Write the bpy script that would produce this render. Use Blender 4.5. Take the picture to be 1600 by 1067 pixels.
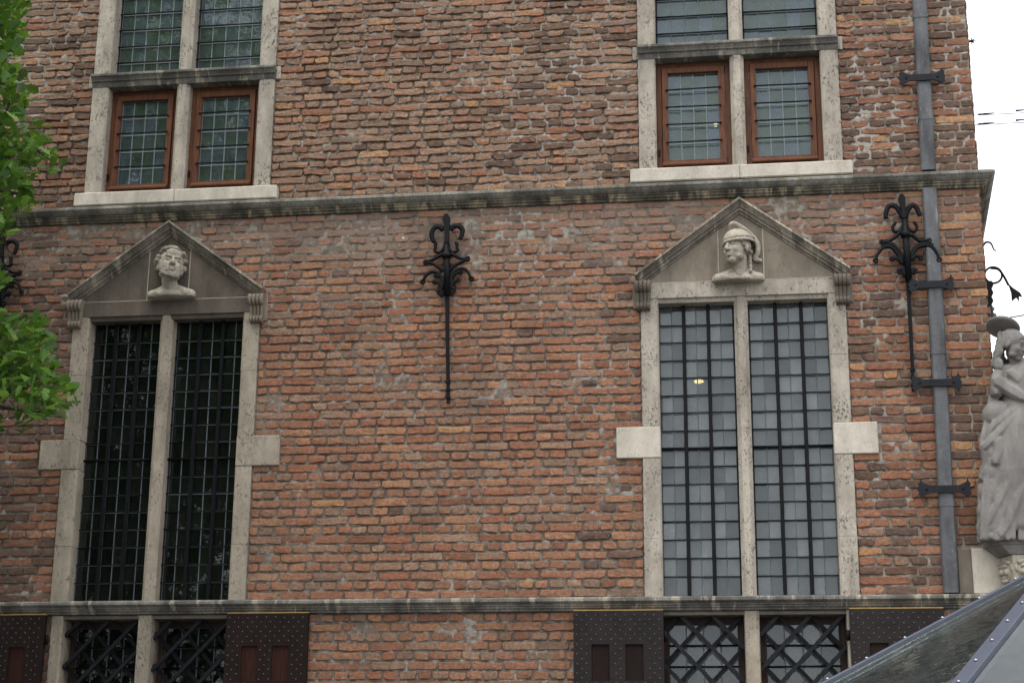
import bpy, bmesh, math, random
import numpy as np
from mathutils import Vector, Matrix
random.seed(7); rng = np.random.default_rng(7)
S = bpy.context.scene
for o in list(bpy.data.objects): bpy.data.objects.remove(o)
COL = S.collection
rad = math.radians

# ------------------------------------------------------------------ camera
FPX, CAMD, EYE = 2566.64, 11.5, 1.6
CR = np.array([0.99056505, 0.13681121, 0.00797376])
CU = np.array([0.02947995, -0.26954543, 0.96253633])
CF = np.array([-0.13383505, 0.95321978, 0.27103547])
cam = bpy.data.cameras.new('camera'); cam_o = bpy.data.objects.new('camera', cam); COL.objects.link(cam_o)
cam.sensor_width = 36.0; cam.lens = FPX / 1600 * 36.0; cam.clip_start = 0.1; cam.clip_end = 2000
cam_o.matrix_world = Matrix(((CR[0], CU[0], -CF[0], 0), (CR[1], CU[1], -CF[1], -CAMD), (CR[2], CU[2], -CF[2], EYE), (0, 0, 0, 1)))
S.camera = cam_o
S.render.resolution_x, S.render.resolution_y = 1024, 682

# ------------------------------------------------------------------ sky, sun, exposure (overcast day)
SUN_EL, SUN_AZ = rad(66), rad(205)          # azimuth measured from +Y towards +X
world = bpy.data.worlds.new('World'); S.world = world; world.use_nodes = True
wn = world.node_tree; bg = wn.nodes['Background']
sky = wn.nodes.new('ShaderNodeTexSky'); sky.sky_type = 'NISHITA'; sky.sun_disc = False
sky.sun_elevation = SUN_EL; sky.sun_rotation = SUN_AZ
sky.air_density = 1.0; sky.dust_density = 6.0; sky.ozone_density = 1.0
hs = wn.nodes.new('ShaderNodeHueSaturation'); hs.inputs['Saturation'].default_value = 0.22
cl_ = wn.nodes.new('ShaderNodeMix'); cl_.data_type = 'RGBA'; cl_.inputs['Factor'].default_value = 0.8      # even cloud layer over the clear sky
cl_.inputs['B'].default_value = (10.0, 10.25, 10.6, 1)
wn.links.new(sky.outputs[0], hs.inputs['Color']); wn.links.new(hs.outputs[0], cl_.inputs['A']); wn.links.new(cl_.outputs['Result'], bg.inputs['Color'])
bg.inputs['Strength'].default_value = 0.13
sun = bpy.data.lights.new('sun', 'SUN'); sun.energy = 1.2; sun.angle = rad(45); sun.color = (1.0, 0.97, 0.92)
sun_o = bpy.data.objects.new('sun', sun); COL.objects.link(sun_o)
sd = Vector((math.sin(SUN_AZ) * math.cos(SUN_EL), math.cos(SUN_AZ) * math.cos(SUN_EL), math.sin(SUN_EL)))
sun_o.rotation_euler = sd.to_track_quat('Z', 'Y').to_euler(); sun_o.location = (0, -8, 14)
S.view_settings.view_transform = 'Standard'; S.view_settings.look = 'None'
S.view_settings.exposure = 0.56; S.view_settings.gamma = 1.0; S.view_settings.use_curve_mapping = False
S.render.engine = 'CYCLES'
S.cycles.max_bounces = 8; S.cycles.transparent_max_bounces = 16

# ------------------------------------------------------------------ helpers
def wp(px, py, Y=0.0):
    """photo pixel -> point on the vertical plane y = Y"""
    d = CF * FPX + CR * (px - 800) - CU * (py - 533.5)
    t = (Y + CAMD) / d[1]
    return Vector((d[0] * t, Y, EYE + d[2] * t))
def pix(p):
    v = np.array([p[0], p[1] + CAMD, p[2] - EYE]); z = v @ CF
    return 800 + FPX * (v @ CR) / z, 533.5 - FPX * (v @ CU) / z, z
def srgb(r, g, b, k=1.0):
    f = lambda c: ((c / 255 + 0.055) / 1.055) ** 2.4 if c > 10 else c / 255 / 12.92
    return (f(r) * k, f(g) * k, f(b) * k, 1.0)

def link(name, me, mat, parent=None):
    o = bpy.data.objects.new(name, me); COL.objects.link(o)
    if mat is not None and not me.materials: me.materials.append(mat)
    if parent is not None: put(o, parent)
    return o
def put(o, parent):
    o.parent = parent
    o.matrix_parent_inverse = Matrix.Translation(-Vector(parent.location))      # every location is a world location
def thing(name, label, cat, loc=(0, 0, 0), group=None):
    o = bpy.data.objects.new(name, None); COL.objects.link(o); o.location = loc; o.empty_display_size = 0.2
    o['label'] = label; o['category'] = cat
    if group: o['group'] = group
    return o
def part(name, loc, parent):
    o = bpy.data.objects.new(name, None); COL.objects.link(o); o.location = loc; o.empty_display_size = 0.1; put(o, parent); return o
def struct(o): o['kind'] = 'structure'; return o
def bm_obj(name, bm, mat, parent=None, smooth=False, recalc=True):
    if recalc: bmesh.ops.recalc_face_normals(bm, faces=bm.faces)
    me = bpy.data.meshes.new(name); bm.to_mesh(me); bm.free()
    if smooth:
        me.polygons.foreach_set('use_smooth', [True] * len(me.polygons))
    return link(name, me, mat, parent)
def raw_obj(name, v, f, mat, parent=None, smooth=False):
    me = bpy.data.meshes.new(name); me.from_pydata(v, [], f); me.update()
    if smooth: me.polygons.foreach_set('use_smooth', [True] * len(me.polygons))
    return link(name, me, mat, parent)
def add_box(bm, x0, x1, y0, y1, z0, z1, bev=0.0):
    r = bmesh.ops.create_cube(bm, size=1.0)
    bmesh.ops.scale(bm, vec=(x1 - x0, y1 - y0, z1 - z0), verts=r['verts'])
    bmesh.ops.translate(bm, vec=((x0 + x1) / 2, (y0 + y1) / 2, (z0 + z1) / 2), verts=r['verts'])
    if bev > 0:
        es = list({e for v in r['verts'] for e in v.link_edges})
        bmesh.ops.bevel(bm, geom=es, offset=bev, segments=1, affect='EDGES', profile=0.5)
def box(name, mat, parent, x0, x1, y0, y1, z0, z1, bev=0.004):
    bm = bmesh.new(); add_box(bm, x0, x1, y0, y1, z0, z1, bev); return bm_obj(name, bm, mat, parent)
def add_prism(bm, pts, fn0, fn1):
    a = [bm.verts.new(fn0(*p)) for p in pts]; b = [bm.verts.new(fn1(*p)) for p in pts]
    n = len(pts)
    bm.faces.new(a); bm.faces.new(list(reversed(b)))
    for i in range(n): bm.faces.new((a[i], b[i], b[(i + 1) % n], a[(i + 1) % n]))
def prism_x(name, mat, parent, prof, x0, x1, bm=None):         # profile in (y, z)
    own = bm is None
    if own: bm = bmesh.new()
    add_prism(bm, prof, lambda y, z: (x0, y, z), lambda y, z: (x1, y, z))
    if own: return bm_obj(name, bm, mat, parent)
def prism_z(name, mat, parent, prof, z0, z1, bm=None):         # profile in (x, y)
    own = bm is None
    if own: bm = bmesh.new()
    add_prism(bm, prof, lambda x, y: (x, y, z0), lambda x, y: (x, y, z1))
    if own: return bm_obj(name, bm, mat, parent)
def prism_y(name, mat, parent, prof, y0, y1, bev=0.0):         # profile in (x, z)
    bm = bmesh.new(); add_prism(bm, prof, lambda x, z: (x, y0, z), lambda x, z: (x, y1, z))
    if bev: bmesh.ops.bevel(bm, geom=list(bm.edges), offset=bev, segments=1, affect='EDGES', profile=0.5)
    return bm_obj(name, bm, mat, parent)
def add_tube(bm, pts, r, n=6, r2=None, phase=0.0, flat=1.0):
    """swept tube along 3-D points; flat squeezes the section along its second axis"""
    P = [Vector(p) for p in pts]; m = len(P)
    if r2 is None: r2 = r
    up = Vector((0, -1, 0)); rings = []
    for i, p in enumerate(P):
        t = (P[min(i + 1, m - 1)] - P[max(i - 1, 0)])
        t = t.normalized() if t.length > 1e-9 else Vector((0, 0, 1))
        u = up - t * up.dot(t)
        if u.length < 1e-3: u = Vector((1, 0, 0)) - t * t.x
        u.normalize(); w = t.cross(u)
        rr = r + (r2 - r) * i / max(1, m - 1)
        rings.append([bm.verts.new(p + (u * math.cos(phase + 2 * math.pi * k / n) * flat + w * math.sin(phase + 2 * math.pi * k / n)) * rr) for k in range(n)])
    for a, b in zip(rings, rings[1:]):
        for k in range(n): bm.faces.new((a[k], a[(k + 1) % n], b[(k + 1) % n], b[k]))
    bm.faces.new(rings[0]); bm.faces.new(list(reversed(rings[-1])))
def tube(name, mat, parent, pts, r, n=6, r2=None, phase=0.0, flat=1.0, smooth=True):
    bm = bmesh.new(); add_tube(bm, pts, r, n, r2, phase, flat); return bm_obj(name, bm, mat, parent, smooth)
def curve(pts, k=5):
    """Catmull-Rom through points"""
    P = [Vector(p) for p in pts]; P = [P[0] * 2 - P[1]] + P + [P[-1] * 2 - P[-2]]; out = []
    for i in range(1, len(P) - 2):
        for s in range(k):
            t = s / k
            out.append(0.5 * ((2 * P[i]) + (P[i + 1] - P[i - 1]) * t + (2 * P[i - 1] - 5 * P[i] + 4 * P[i + 1] - P[i + 2]) * t * t + (3 * P[i] - P[i - 1] - 3 * P[i + 1] + P[i + 2]) * t ** 3))
    out.append(P[-2]); return out
ICO = {}
def ico(sub):
    if sub not in ICO:
        b = bmesh.new(); bmesh.ops.create_icosphere(b, subdivisions=sub, radius=1.0); b.verts.index_update()
        ICO[sub] = (np.array([v.co[:] for v in b.verts]), [tuple(v.index for v in f.verts) for f in b.faces]); b.free()
    return ICO[sub]
def add_ell(bm, c, r, M=None, sub=2):
    v, f = ico(sub); p = v * np.array(r) + np.array(tuple(c))
    if M is not None: A = np.array(M); p = p @ A[:3, :3].T + A[:3, 3]
    vs = [bm.verts.new(q) for q in p.tolist()]
    for a, b, c_ in f: bm.faces.new((vs[a], vs[b], vs[c_]))
def add_cap(bm, a, b, ra, rb, M=None, k=7):
    a, b = Vector(a), Vector(b)
    for i in range(k):
        t = i / (k - 1); r = ra + (rb - ra) * t; add_ell(bm, a.lerp(b, t), (r, r, r), M, 2)
def remeshed(name, bm, mat, parent, voxel, smooth_it=2, cut=None, M=None):
    me = bpy.data.meshes.new('tmp'); bm.to_mesh(me); bm.free()
    o = bpy.data.objects.new('tmp', me); COL.objects.link(o)
    m = o.modifiers.new('r', 'REMESH'); m.mode = 'VOXEL'; m.voxel_size = voxel
    if smooth_it:
        s = o.modifiers.new('s', 'SMOOTH'); s.factor = 0.5; s.iterations = smooth_it
    dg = bpy.context.evaluated_depsgraph_get(); dg.update()
    me2 = bpy.data.meshes.new_from_object(o.evaluated_get(dg)); bpy.data.objects.remove(o)
    me2.name = name
    if cut is not None:
        b2 = bmesh.new(); b2.from_mesh(me2)
        g = bmesh.ops.bisect_plane(b2, geom=list(b2.verts) + list(b2.edges) + list(b2.faces), plane_co=cut[0], plane_no=cut[1], clear_outer=True)
        ed = [e for e in g['geom_cut'] if isinstance(e, bmesh.types.BMEdge)]
        if ed: bmesh.ops.holes_fill(b2, edges=ed)
        b2.to_mesh(me2); b2.free()
    if M is not None: me2.transform(M)
    me2.polygons.foreach_set('use_smooth', [True] * len(me2.polygons))
    return link(name, me2, mat, parent)
def vnoise(x, z, cell, seed):
    """smooth value noise on arrays, range 0..1"""
    r = np.random.default_rng(seed).random((257, 257))
    u, v = np.asarray(x) / cell + 31.7, np.asarray(z) / cell + 17.3
    i, j = np.floor(u).astype(int), np.floor(v).astype(int); a, b = u - i, v - j
    a, b = a * a * (3 - 2 * a), b * b * (3 - 2 * b); i %= 256; j %= 256
    return (r[i, j] * (1 - a) + r[i + 1, j] * a) * (1 - b) + (r[i, j + 1] * (1 - a) + r[i + 1, j + 1] * a) * b

# ------------------------------------------------------------------ materials
class NT:
    def __init__(s, name):
        s.m = bpy.data.materials.new(name); s.m.use_nodes = True; s.t = s.m.node_tree; s.b = s.t.nodes['Principled BSDF']
        s.out = s.t.nodes['Material Output']
        g = s.t.nodes.new('ShaderNodeNewGeometry'); s.pos = g.outputs['Position']; s.geo = g
    def n(s, typ, **kw):
        q = s.t.nodes.new(typ)
        for k, v in kw.items(): setattr(q, k, v)
        return q
    def l(s, a, b): s.t.links.new(a, b)
    def noise(s, scale, detail=4, rough=0.6, stretch=None, vec=None):
        q = s.n('ShaderNodeTexNoise'); q.inputs['Scale'].default_value = scale; q.inputs['Detail'].default_value = detail; q.inputs['Roughness'].default_value = rough
        v = vec or s.pos
        if stretch:
            mp = s.n('ShaderNodeMapping'); mp.inputs['Scale'].default_value = stretch; s.l(v, mp.inputs['Vector']); v = mp.outputs[0]
        s.l(v, q.inputs['Vector']); return q.outputs['Fac']
    def ramp(s, fac, a, b, ca=0.0, cb=1.0):
        q = s.n('ShaderNodeMapRange'); q.inputs['From Min'].default_value = a; q.inputs['From Max'].default_value = b
        q.inputs['To Min'].default_value = ca; q.inputs['To Max'].default_value = cb; s.l(fac, q.inputs['Value']); return q.outputs[0]
    def mix(s, fac, a, b, mode='MIX'):
        q = s.n('ShaderNodeMix', data_type='RGBA', blend_type=mode)
        for sock, v in ((q.inputs['Factor'], fac), (q.inputs['A'], a), (q.inputs['B'], b)):
            if isinstance(v, (float, int, tuple)): sock.default_value = v
            else: s.l(v, sock)
        return q.outputs['Result']
    def math(s, op, a, b=0.0):
        q = s.n('ShaderNodeMath', operation=op)
        for sock, v in ((q.inputs[0], a), (q.inputs[1], b)):
            if isinstance(v, (float, int)): sock.default_value = v
            else: s.l(v, sock)
        return q.outputs[0]
    def bump(s, h, strength, dist):
        q = s.n('ShaderNodeBump'); q.inputs['Strength'].default_value = strength; q.inputs['Distance'].default_value = dist
        s.l(h, q.inputs['Height']); s.l(q.outputs[0], s.b.inputs['Normal'])
    def col(s, c): s.l(c, s.b.inputs['Base Color']) if not isinstance(c, tuple) else setattr(s.b.inputs['Base Color'], 'default_value', c)
    def rough(s, r, spec=0.3):
        s.b.inputs['Roughness'].default_value = r; s.b.inputs['Specular IOR Level'].default_value = spec

def mat_brick():
    s = NT('weathered_brick'); a = s.n('ShaderNodeAttribute', attribute_name='tone')
    f = s.noise(42, 5, 0.75); c = s.mix(s.ramp(f, 0.38, 0.60), s.mix(0.55, a.outputs['Color'], srgb(76, 56, 48), 'MIX'), a.outputs['Color'])
    f2 = s.noise(13, 4, 0.7); c = s.mix(s.ramp(f2, 0.42, 0.66, 0, 0.35), c, srgb(150, 112, 92))
    lime = s.ramp(s.noise(30, 6, 0.85), 0.55, 0.66, 0, 0.6)
    c = s.mix(lime, c, srgb(160, 148, 136, 0.9))
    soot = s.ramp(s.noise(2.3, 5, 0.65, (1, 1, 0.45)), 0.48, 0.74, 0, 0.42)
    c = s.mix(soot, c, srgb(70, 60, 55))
    sz = s.n('ShaderNodeSeparateXYZ'); s.l(s.pos, sz.inputs[0])
    bl = s.math('MULTIPLY', s.ramp(sz.outputs['Z'], 5.25, 5.75), s.ramp(sz.outputs['Z'], 5.98, 5.93))      # pale salt bloom on the courses under the string course
    bl = s.math('MULTIPLY', bl, s.ramp(s.noise(1.6, 5, 0.6, (1, 1, 0.5)), 0.38, 0.68, 0.1, 0.65))
    c = s.mix(bl, c, srgb(150, 128, 116))
    pit = s.ramp(s.noise(95, 3, 0.7), 0.60, 0.72, 0, 0.5)
    c = s.mix(pit, c, srgb(52, 38, 33)); s.col(c); s.rough(0.92, 0.2)
    s.bump(s.noise(60, 5, 0.75), 0.7, 0.012); return s.m
def mat_mortar():
    s = NT('lime_mortar'); a = s.n('ShaderNodeAttribute', attribute_name='tone')
    c = s.mix(s.ramp(s.noise(30, 5, 0.7), 0.3, 0.7), s.mix(0.45, a.outputs['Color'], srgb(60, 55, 50)), a.outputs['Color'])
    s.col(c); s.rough(0.95, 0.15); s.bump(s.noise(85, 5, 0.7), 0.8, 0.01); return s.m
def mat_stone(name, base, grime, gamt=0.5, speck=0.6, streak=True, bump=0.5):
    s = NT(name)
    c = s.mix(s.ramp(s.noise(9, 5, 0.65), 0.3, 0.7), tuple(x * 0.82 for x in base[:3]) + (1,), base)
    g = s.ramp(s.noise(5.5, 6, 0.72, (1, 1, 0.35) if streak else None), 0.5 - 0.22 * gamt, 0.86 - 0.2 * gamt, 0, min(1.0, 0.35 + gamt * 0.6))
    c = s.mix(g, c, grime)
    p = s.ramp(s.noise(62, 4, 0.8, (1, 1, 0.6)), 0.64 - 0.12 * speck, 0.69 - 0.09 * speck, 0, 0.85 * min(1, speck + 0.1))
    p2 = s.math('MULTIPLY', p, s.ramp(s.noise(6, 4, 0.65), 0.40, 0.58))
    c = s.mix(p2, c, srgb(48, 45, 42)); s.col(c); s.rough(0.9, 0.2)
    s.bump(s.noise(70, 5, 0.75), bump, 0.008); return s.m
def mat_crust(name, base, dark, pale, amt):
    """moulded stone under a black crust, washed pale in vertical patches"""
    s = NT(name); c = s.mix(s.ramp(s.noise(4, 6, 0.7, (1, 1, 0.5)), 0.38, 0.58), base, dark)
    c = s.mix(s.ramp(s.noise(15, 3, 0.6, (1, 0.25, 0.22)), 0.60 - 0.08 * amt, 0.63, 0, 0.75), c, pale)
    c = s.mix(s.ramp(s.noise(75, 4, 0.75), 0.5, 0.62, 0, 0.5), c, srgb(40, 40, 37))
    s.col(c); s.rough(0.9, 0.2); s.bump(s.noise(60, 5, 0.75), 0.6, 0.008); return s.m
def mat_plain(name, c, rough=0.6, spec=0.4, var=0.25, scale=12, bump=0.3, bscale=60, metal=0.0):
    s = NT(name); d = tuple(x * (1 - var) for x in c[:3]) + (1,); e = tuple(min(1, x * (1 + var)) for x in c[:3]) + (1,)
    s.col(s.mix(s.ramp(s.noise(scale, 5, 0.65), 0.3, 0.7), d, e)); s.rough(rough, spec); s.b.inputs['Metallic'].default_value = metal
    s.bump(s.noise(bscale, 4, 0.7), bump, 0.005); return s.m
def mat_lead():
    s = NT('weathered_lead'); c = s.mix(s.ramp(s.noise(6, 5, 0.7, (1, 1, 0.35)), 0.36, 0.64), srgb(66, 67, 70), srgb(104, 105, 108))
    c = s.mix(s.ramp(s.noise(22, 5, 0.8, (1.6, 1, 0.25)), 0.60, 0.70, 0, 0.6), c, srgb(152, 152, 150)); c = s.mix(s.ramp(s.noise(3, 4, 0.6), 0.5, 0.7, 0, 0.5), c, srgb(54, 54, 56))
    s.col(c); s.rough(0.6, 0.3); s.bump(s.noise(14, 4, 0.7), 0.5, 0.012); return s.m
def mat_wood(name, c, dark, rough=0.55):
    s = NT(name); f = s.noise(26, 5, 0.6, (3.0, 3.0, 0.22)); cc = s.mix(s.ramp(f, 0.3, 0.7), dark, c)
    s.col(s.mix(s.ramp(s.noise(5, 5, 0.7), 0.45, 0.75, 0, 0.5), cc, srgb(40, 32, 30))); s.rough(rough, 0.2); s.bump(f, 0.4, 0.004); return s.m
def mat_glass(name, tint_a, tint_b, dirt_glare, wav=0.18, gl=1.5, rgh=0.02, clear=0.5):
    s = NT(name); s.t.nodes.remove(s.b)
    info = s.n('ShaderNodeObjectInfo'); tint = s.mix(info.outputs['Random'], tint_a, tint_b)
    tr = s.n('ShaderNodeBsdfTransparent'); s.l(s.mix(clear, tint, (0.90, 0.94, 0.93, 1)), tr.inputs['Color'])
    gb = s.n('ShaderNodeBsdfGlossy'); gb.inputs['Roughness'].default_value = rgh; gb.inputs['Color'].default_value = (0.95, 0.98, 1, 1)
    fr = s.n('ShaderNodeFresnel'); fr.inputs['IOR'].default_value = gl
    bp = s.n('ShaderNodeBump'); bp.inputs['Strength'].default_value = wav; bp.inputs['Distance'].default_value = 0.004
    s.l(s.noise(16, 2, 0.5), bp.inputs['Height']); s.l(bp.outputs[0], gb.inputs['Normal'])
    df = s.n('ShaderNodeBsdfDiffuse'); s.l(tint, df.inputs['Color'])
    m1 = s.n('ShaderNodeMixShader')
    dn = s.math('MULTIPLY', s.ramp(s.noise(14, 4, 0.7), 0.25, 0.8, 0.5, 1.6), dirt_glare)  # diffuse film: dirt on the glass plus pale reflections put into the colour
    s.l(dn, m1.inputs[0]); s.l(tr.outputs[0], m1.inputs[1]); s.l(df.outputs[0], m1.inputs[2])
    m2 = s.n('ShaderNodeMixShader'); s.l(fr.outputs[0], m2.inputs[0]); s.l(m1.outputs[0], m2.inputs[1]); s.l(gb.outputs[0], m2.inputs[2])
    s.l(m2.outputs[0], s.out.inputs['Surface']); return s.m
def mat_leaf(name, attr):
    s = NT(name)
    if attr: r = s.n('ShaderNodeAttribute', attribute_name='rnd').outputs['Fac']
    else: r = s.n('ShaderNodeObjectInfo').outputs['Random']
    cr = s.n('ShaderNodeValToRGB'); s.l(r, cr.inputs[0]); e = cr.color_ramp.elements
    e[0].position = 0; e[0].color = (0.018, 0.052, 0.010, 1); e[1].position = 1; e[1].color = (0.21, 0.37, 0.055, 1)
    q = cr.color_ramp.elements.new(0.6); q.color = (0.070, 0.17, 0.024, 1)
    s.col(cr.outputs[0]); s.rough(0.5, 0.4)
    tl = s.n('ShaderNodeBsdfTranslucent'); s.l(s.mix(0.5, cr.outputs[0], (0.22, 0.40, 0.03, 1)), tl.inputs['Color'])
    mx = s.n('ShaderNodeMixShader'); mx.inputs[0].default_value = 0.33
    s.l(s.b.outputs[0], mx.inputs[1]); s.l(tl.outputs[0], mx.inputs[2]); s.l(mx.outputs[0], s.out.inputs['Surface']); return s.m
def mat_emit(name, c, k):
    s = NT(name); s.b.inputs['Emission Color'].default_value = c; s.b.inputs['Emission Strength'].default_value = k; s.col(c); return s.m

M = dict(
    brick=mat_brick(), mortar=mat_mortar(),
    pale=mat_stone('pale_limestone', srgb(212, 204, 190), srgb(128, 119, 107), 0.5, 0.5),
    jamb=mat_stone('speckled_limestone', srgb(178, 167, 150), srgb(96, 89, 80), 0.6, 0.85),
    jamb_white=mat_stone('whitish_speckled_limestone', srgb(194, 185, 171), srgb(112, 104, 94), 0.7, 1.0),
    grey=mat_stone('grey_weathered_stone', srgb(124, 115, 104), srgb(66, 62, 57), 0.55, 0.3),
    tymp=mat_stone('brown_grey_stone', srgb(116, 106, 96), srgb(66, 61, 58), 0.75, 0.5),
    tympr=mat_stone('light_brown_grey_stone', srgb(150, 139, 124), srgb(88, 82, 76), 0.7, 0.5),
    crust=mat_crust('sooty_moulding_stone', srgb(150, 147, 138), srgb(96, 94, 87), srgb(126, 122, 108), 0.0),
    bed=mat_crust('patchy_bed_moulding_stone', srgb(126, 119, 106), srgb(72, 69, 62), srgb(176, 164, 138), 1.2),
    sillband=mat_crust('sooty_sill_stone', srgb(138, 134, 126), srgb(92, 90, 86), srgb(172, 164, 148), 0.5),
    carve=mat_stone('carved_pale_stone', srgb(190, 181, 165), srgb(92, 86, 78), 0.6, 0.7, False),
    statue=mat_stone('grey_carved_stone', srgb(144, 140, 136), srgb(82, 79, 77), 0.65, 0.4, True, 0.45),
    rake=mat_crust('raking_moulding_stone', srgb(150, 142, 130), srgb(100, 94, 86), srgb(176, 168, 152), 0.5),
    hair=mat_stone('sooty_carved_stone', srgb(168, 161, 148), srgb(74, 69, 64), 0.7, 0.9, False),
    joint=mat_plain('pale_joint', srgb(172, 162, 148), 0.9, 0.1),
    iron=mat_plain('black_painted_iron', srgb(13, 14, 18), 0.55, 0.16, 0.35, 18, 0.5, 50),
    irongrey=mat_plain('grey_black_iron', srgb(27, 29, 35), 0.55, 0.2, 0.3, 18, 0.4, 50),
    lead=mat_lead(),
    came=mat_plain('lead_came', srgb(92, 97, 104), 0.6, 0.3, 0.2),
    came_pale=mat_plain('pale_lead_came', srgb(122, 128, 132), 0.6, 0.3, 0.2),
    frame_dark=mat_wood('dark_frame_wood', srgb(70, 52, 42), srgb(46, 34, 28)),
    wood=mat_wood('red_brown_painted_wood', srgb(116, 74, 50), srgb(78, 48, 34)),
    shutter=mat_wood('dark_brown_wood', srgb(38, 23, 18), srgb(20, 14, 12), 0.8),
    shutter_purple=mat_plain('flaking_dark_brown_paint', srgb(34, 27, 27), 0.6, 0.22, 0.4, 6, 1.0, 22),
    panel=mat_wood('red_brown_panel_wood', srgb(64, 32, 22), srgb(38, 21, 16), 0.8),
    yellow=mat_plain('yellowish_edge_wood', srgb(176, 146, 84), 0.8, 0.2),
    glass=mat_glass('old_leaded_glass', srgb(128, 138, 140), srgb(196, 202, 204), 0.17),
    glass_dark=mat_glass('old_dark_glass', srgb(70, 80, 74), srgb(104, 116, 106), 0.06),  # darker, greener tint puts the tree's reflection into the left panes' colour
    glass_tint=mat_glass('tinted_leaded_glass', srgb(128, 152, 132), srgb(150, 170, 184), 0.16),
    glass_canopy=mat_glass('canopy_glass', srgb(140, 150, 148), srgb(146, 156, 158), 0.085, 0.15, 1.45, 0.02, 0.85),
    glass_plain=mat_glass('plain_secondary_glass', srgb(170, 176, 176), srgb(176, 182, 182), 0.04, 0.05, 1.5, 0.01, 0.8),
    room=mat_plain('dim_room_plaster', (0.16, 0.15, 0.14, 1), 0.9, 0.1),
    rail=mat_plain('blue_grey_coated_steel', srgb(60, 65, 80), 0.4, 0.5, 0.1, 8, 0.1),
    steel=mat_plain('bolt_steel', srgb(170, 172, 178), 0.3, 0.5, 0.1, 10, 0.1, 60, 1.0),
    bark=mat_plain('oak_bark', (0.055, 0.045, 0.035, 1), 0.95, 0.1, 0.4, 20, 1.0, 30),
    leaf=mat_leaf('oak_leaf', False), leaf_mass=mat_leaf('oak_leaf_mass', True),
    paving=mat_plain('grey_paving', (0.11, 0.105, 0.10, 1), 0.9, 0.2, 0.3, 3, 0.6, 8),
    lamp=mat_emit('warm_lamp_glow', (1.0, 0.66, 0.26, 1), 5.0),
    wire=mat_plain('grey_cable', srgb(96, 100, 124), 0.6, 0.3),
    insul=mat_plain('blue_grey_insulator', srgb(70, 78, 120), 0.3, 0.5),
)

# ------------------------------------------------------------------ ground
g = raw_obj('ground', [(-600, -600, 0), (600, -600, 0), (600, 600, 0), (-600, 600, 0)], [(0, 1, 2, 3)], M['paving']); struct(g)

# ------------------------------------------------------------------ building : layout in metres on the plane y = 0
XL, XR, ZT = -7.5, 1.795, 8.75
CT = [-4.267, 0.068]      # centres of the tall windows
CU_ = [-4.255, 0.085]     # centres of the cross windows above
CL = [-4.265, 0.075]      # centres of the barred windows below
TALL_O, TALL_I = 0.733, 0.606
UP_O, UP_I = 0.746, 0.615
building = thing('brick_building', 'old red brick corner building with stone framed leaded windows and moulded string courses', 'building', (-2.2, 0.2, 0))

# rectangles the brickwork leaves free (stone or opening) and those that are holes in the wall
BLOCK, HOLE = [], []
for c in CT:
    BLOCK.append((c - TALL_O, c + TALL_O, 2.98, 5.30)); HOLE.append((c - 0.65, c + 0.65, 2.98, 5.20))
    BLOCK.append((c - 0.93, c + 0.93, 3.975, 4.203))
for c in CU_:
    BLOCK.append((c - UP_O, c + UP_O, 6.1, 8.62)); HOLE.append((c - 0.66, c + 0.66, 6.12, 8.5))
    BLOCK.append((c - 0.815, c + 0.815, 6.0, 6.165)); BLOCK.append((c - 0.785, c + 0.785, 7.06, 7.175))
for c in CL:
    BLOCK.append((c - 0.72, c + 0.72, 0.9, 2.95)); HOLE.append((c - 0.64, c + 0.64, 1.05, 2.93))
BLOCK.append((1.462, 1.9, 2.96, 3.305))     # pale corner stones
PIPE_X = lambda z: 1.357 + (z - 3.0) * (1.403 - 1.357) / 4.45
def ped_half(z):                             # half width taken by the pediment at height z
    return 0 if z > 5.80 or z < 5.22 else 0.735 * (5.80 - z) / (5.80 - 5.27) if z > 5.27 else 0.735
def blocked(z):
    iv = [(a, b) for a, b, c, d in BLOCK if c <= z <= d]
    for c in CT:
        h = ped_half(z)
        if h > 0: iv.append((c - h, c + h))
    return sorted(iv)

# ---- the wall body: solid masonry behind the mortar face, with the window holes cut
def wall_body():
    xs = sorted({XL, XR - 0.004} | {v for h in HOLE for v in h[:2]}); zs = sorted({0.0, ZT} | {v for h in HOLE for v in h[2:]})
    bm = bmesh.new(); y0, y1 = 0.03, 0.42
    inh = lambda x, z: any(a < x < b and c < z < d for a, b, c, d in HOLE)
    solid = [[not inh((xs[i] + xs[i + 1]) / 2, (zs[j] + zs[j + 1]) / 2) for j in range(len(zs) - 1)] for i in range(len(xs) - 1)]
    vc = {}
    def V(x, y, z):
        k = (round(x, 4), y, round(z, 4))
        if k not in vc: vc[k] = bm.verts.new((x, y, z))
        return vc[k]
    nx, nz = len(xs) - 1, len(zs) - 1
    for i in range(nx):
        for j in range(nz):
            if not solid[i][j]: continue
            a, b, c, d = xs[i], xs[i + 1], zs[j], zs[j + 1]
            bm.faces.new((V(a, y0, c), V(b, y0, c), V(b, y0, d), V(a, y0, d))); bm.faces.new((V(a, y1, c), V(a, y1, d), V(b, y1, d), V(b, y1, c)))
            for di, dj, q in ((-1, 0, (a, c, a, d)), (1, 0, (b, c, b, d)), (0, -1, (a, c, b, c)), (0, 1, (a, d, b, d))):
                ii, jj = i + di, j + dj
                if not (0 <= ii < nx and 0 <= jj < nz) or not solid[ii][jj]:
                    bm.faces.new((V(q[0], y0, q[1]), V(q[2], y0, q[3]), V(q[2], y1, q[3]), V(q[0], y1, q[1])))
    me = bpy.data.meshes.new('wall'); bmesh.ops.recalc_face_normals(bm, faces=bm.faces); bm.to_mesh(me); bm.free()
    return link('wall', me, M['room'], building)
wall = wall_body()

def tone_attr(me, cols):
    at = me.color_attributes.new('tone', 'FLOAT_COLOR', 'POINT')
    at.data.foreach_set('color', np.asarray(cols, dtype=np.float32).ravel())

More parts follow.
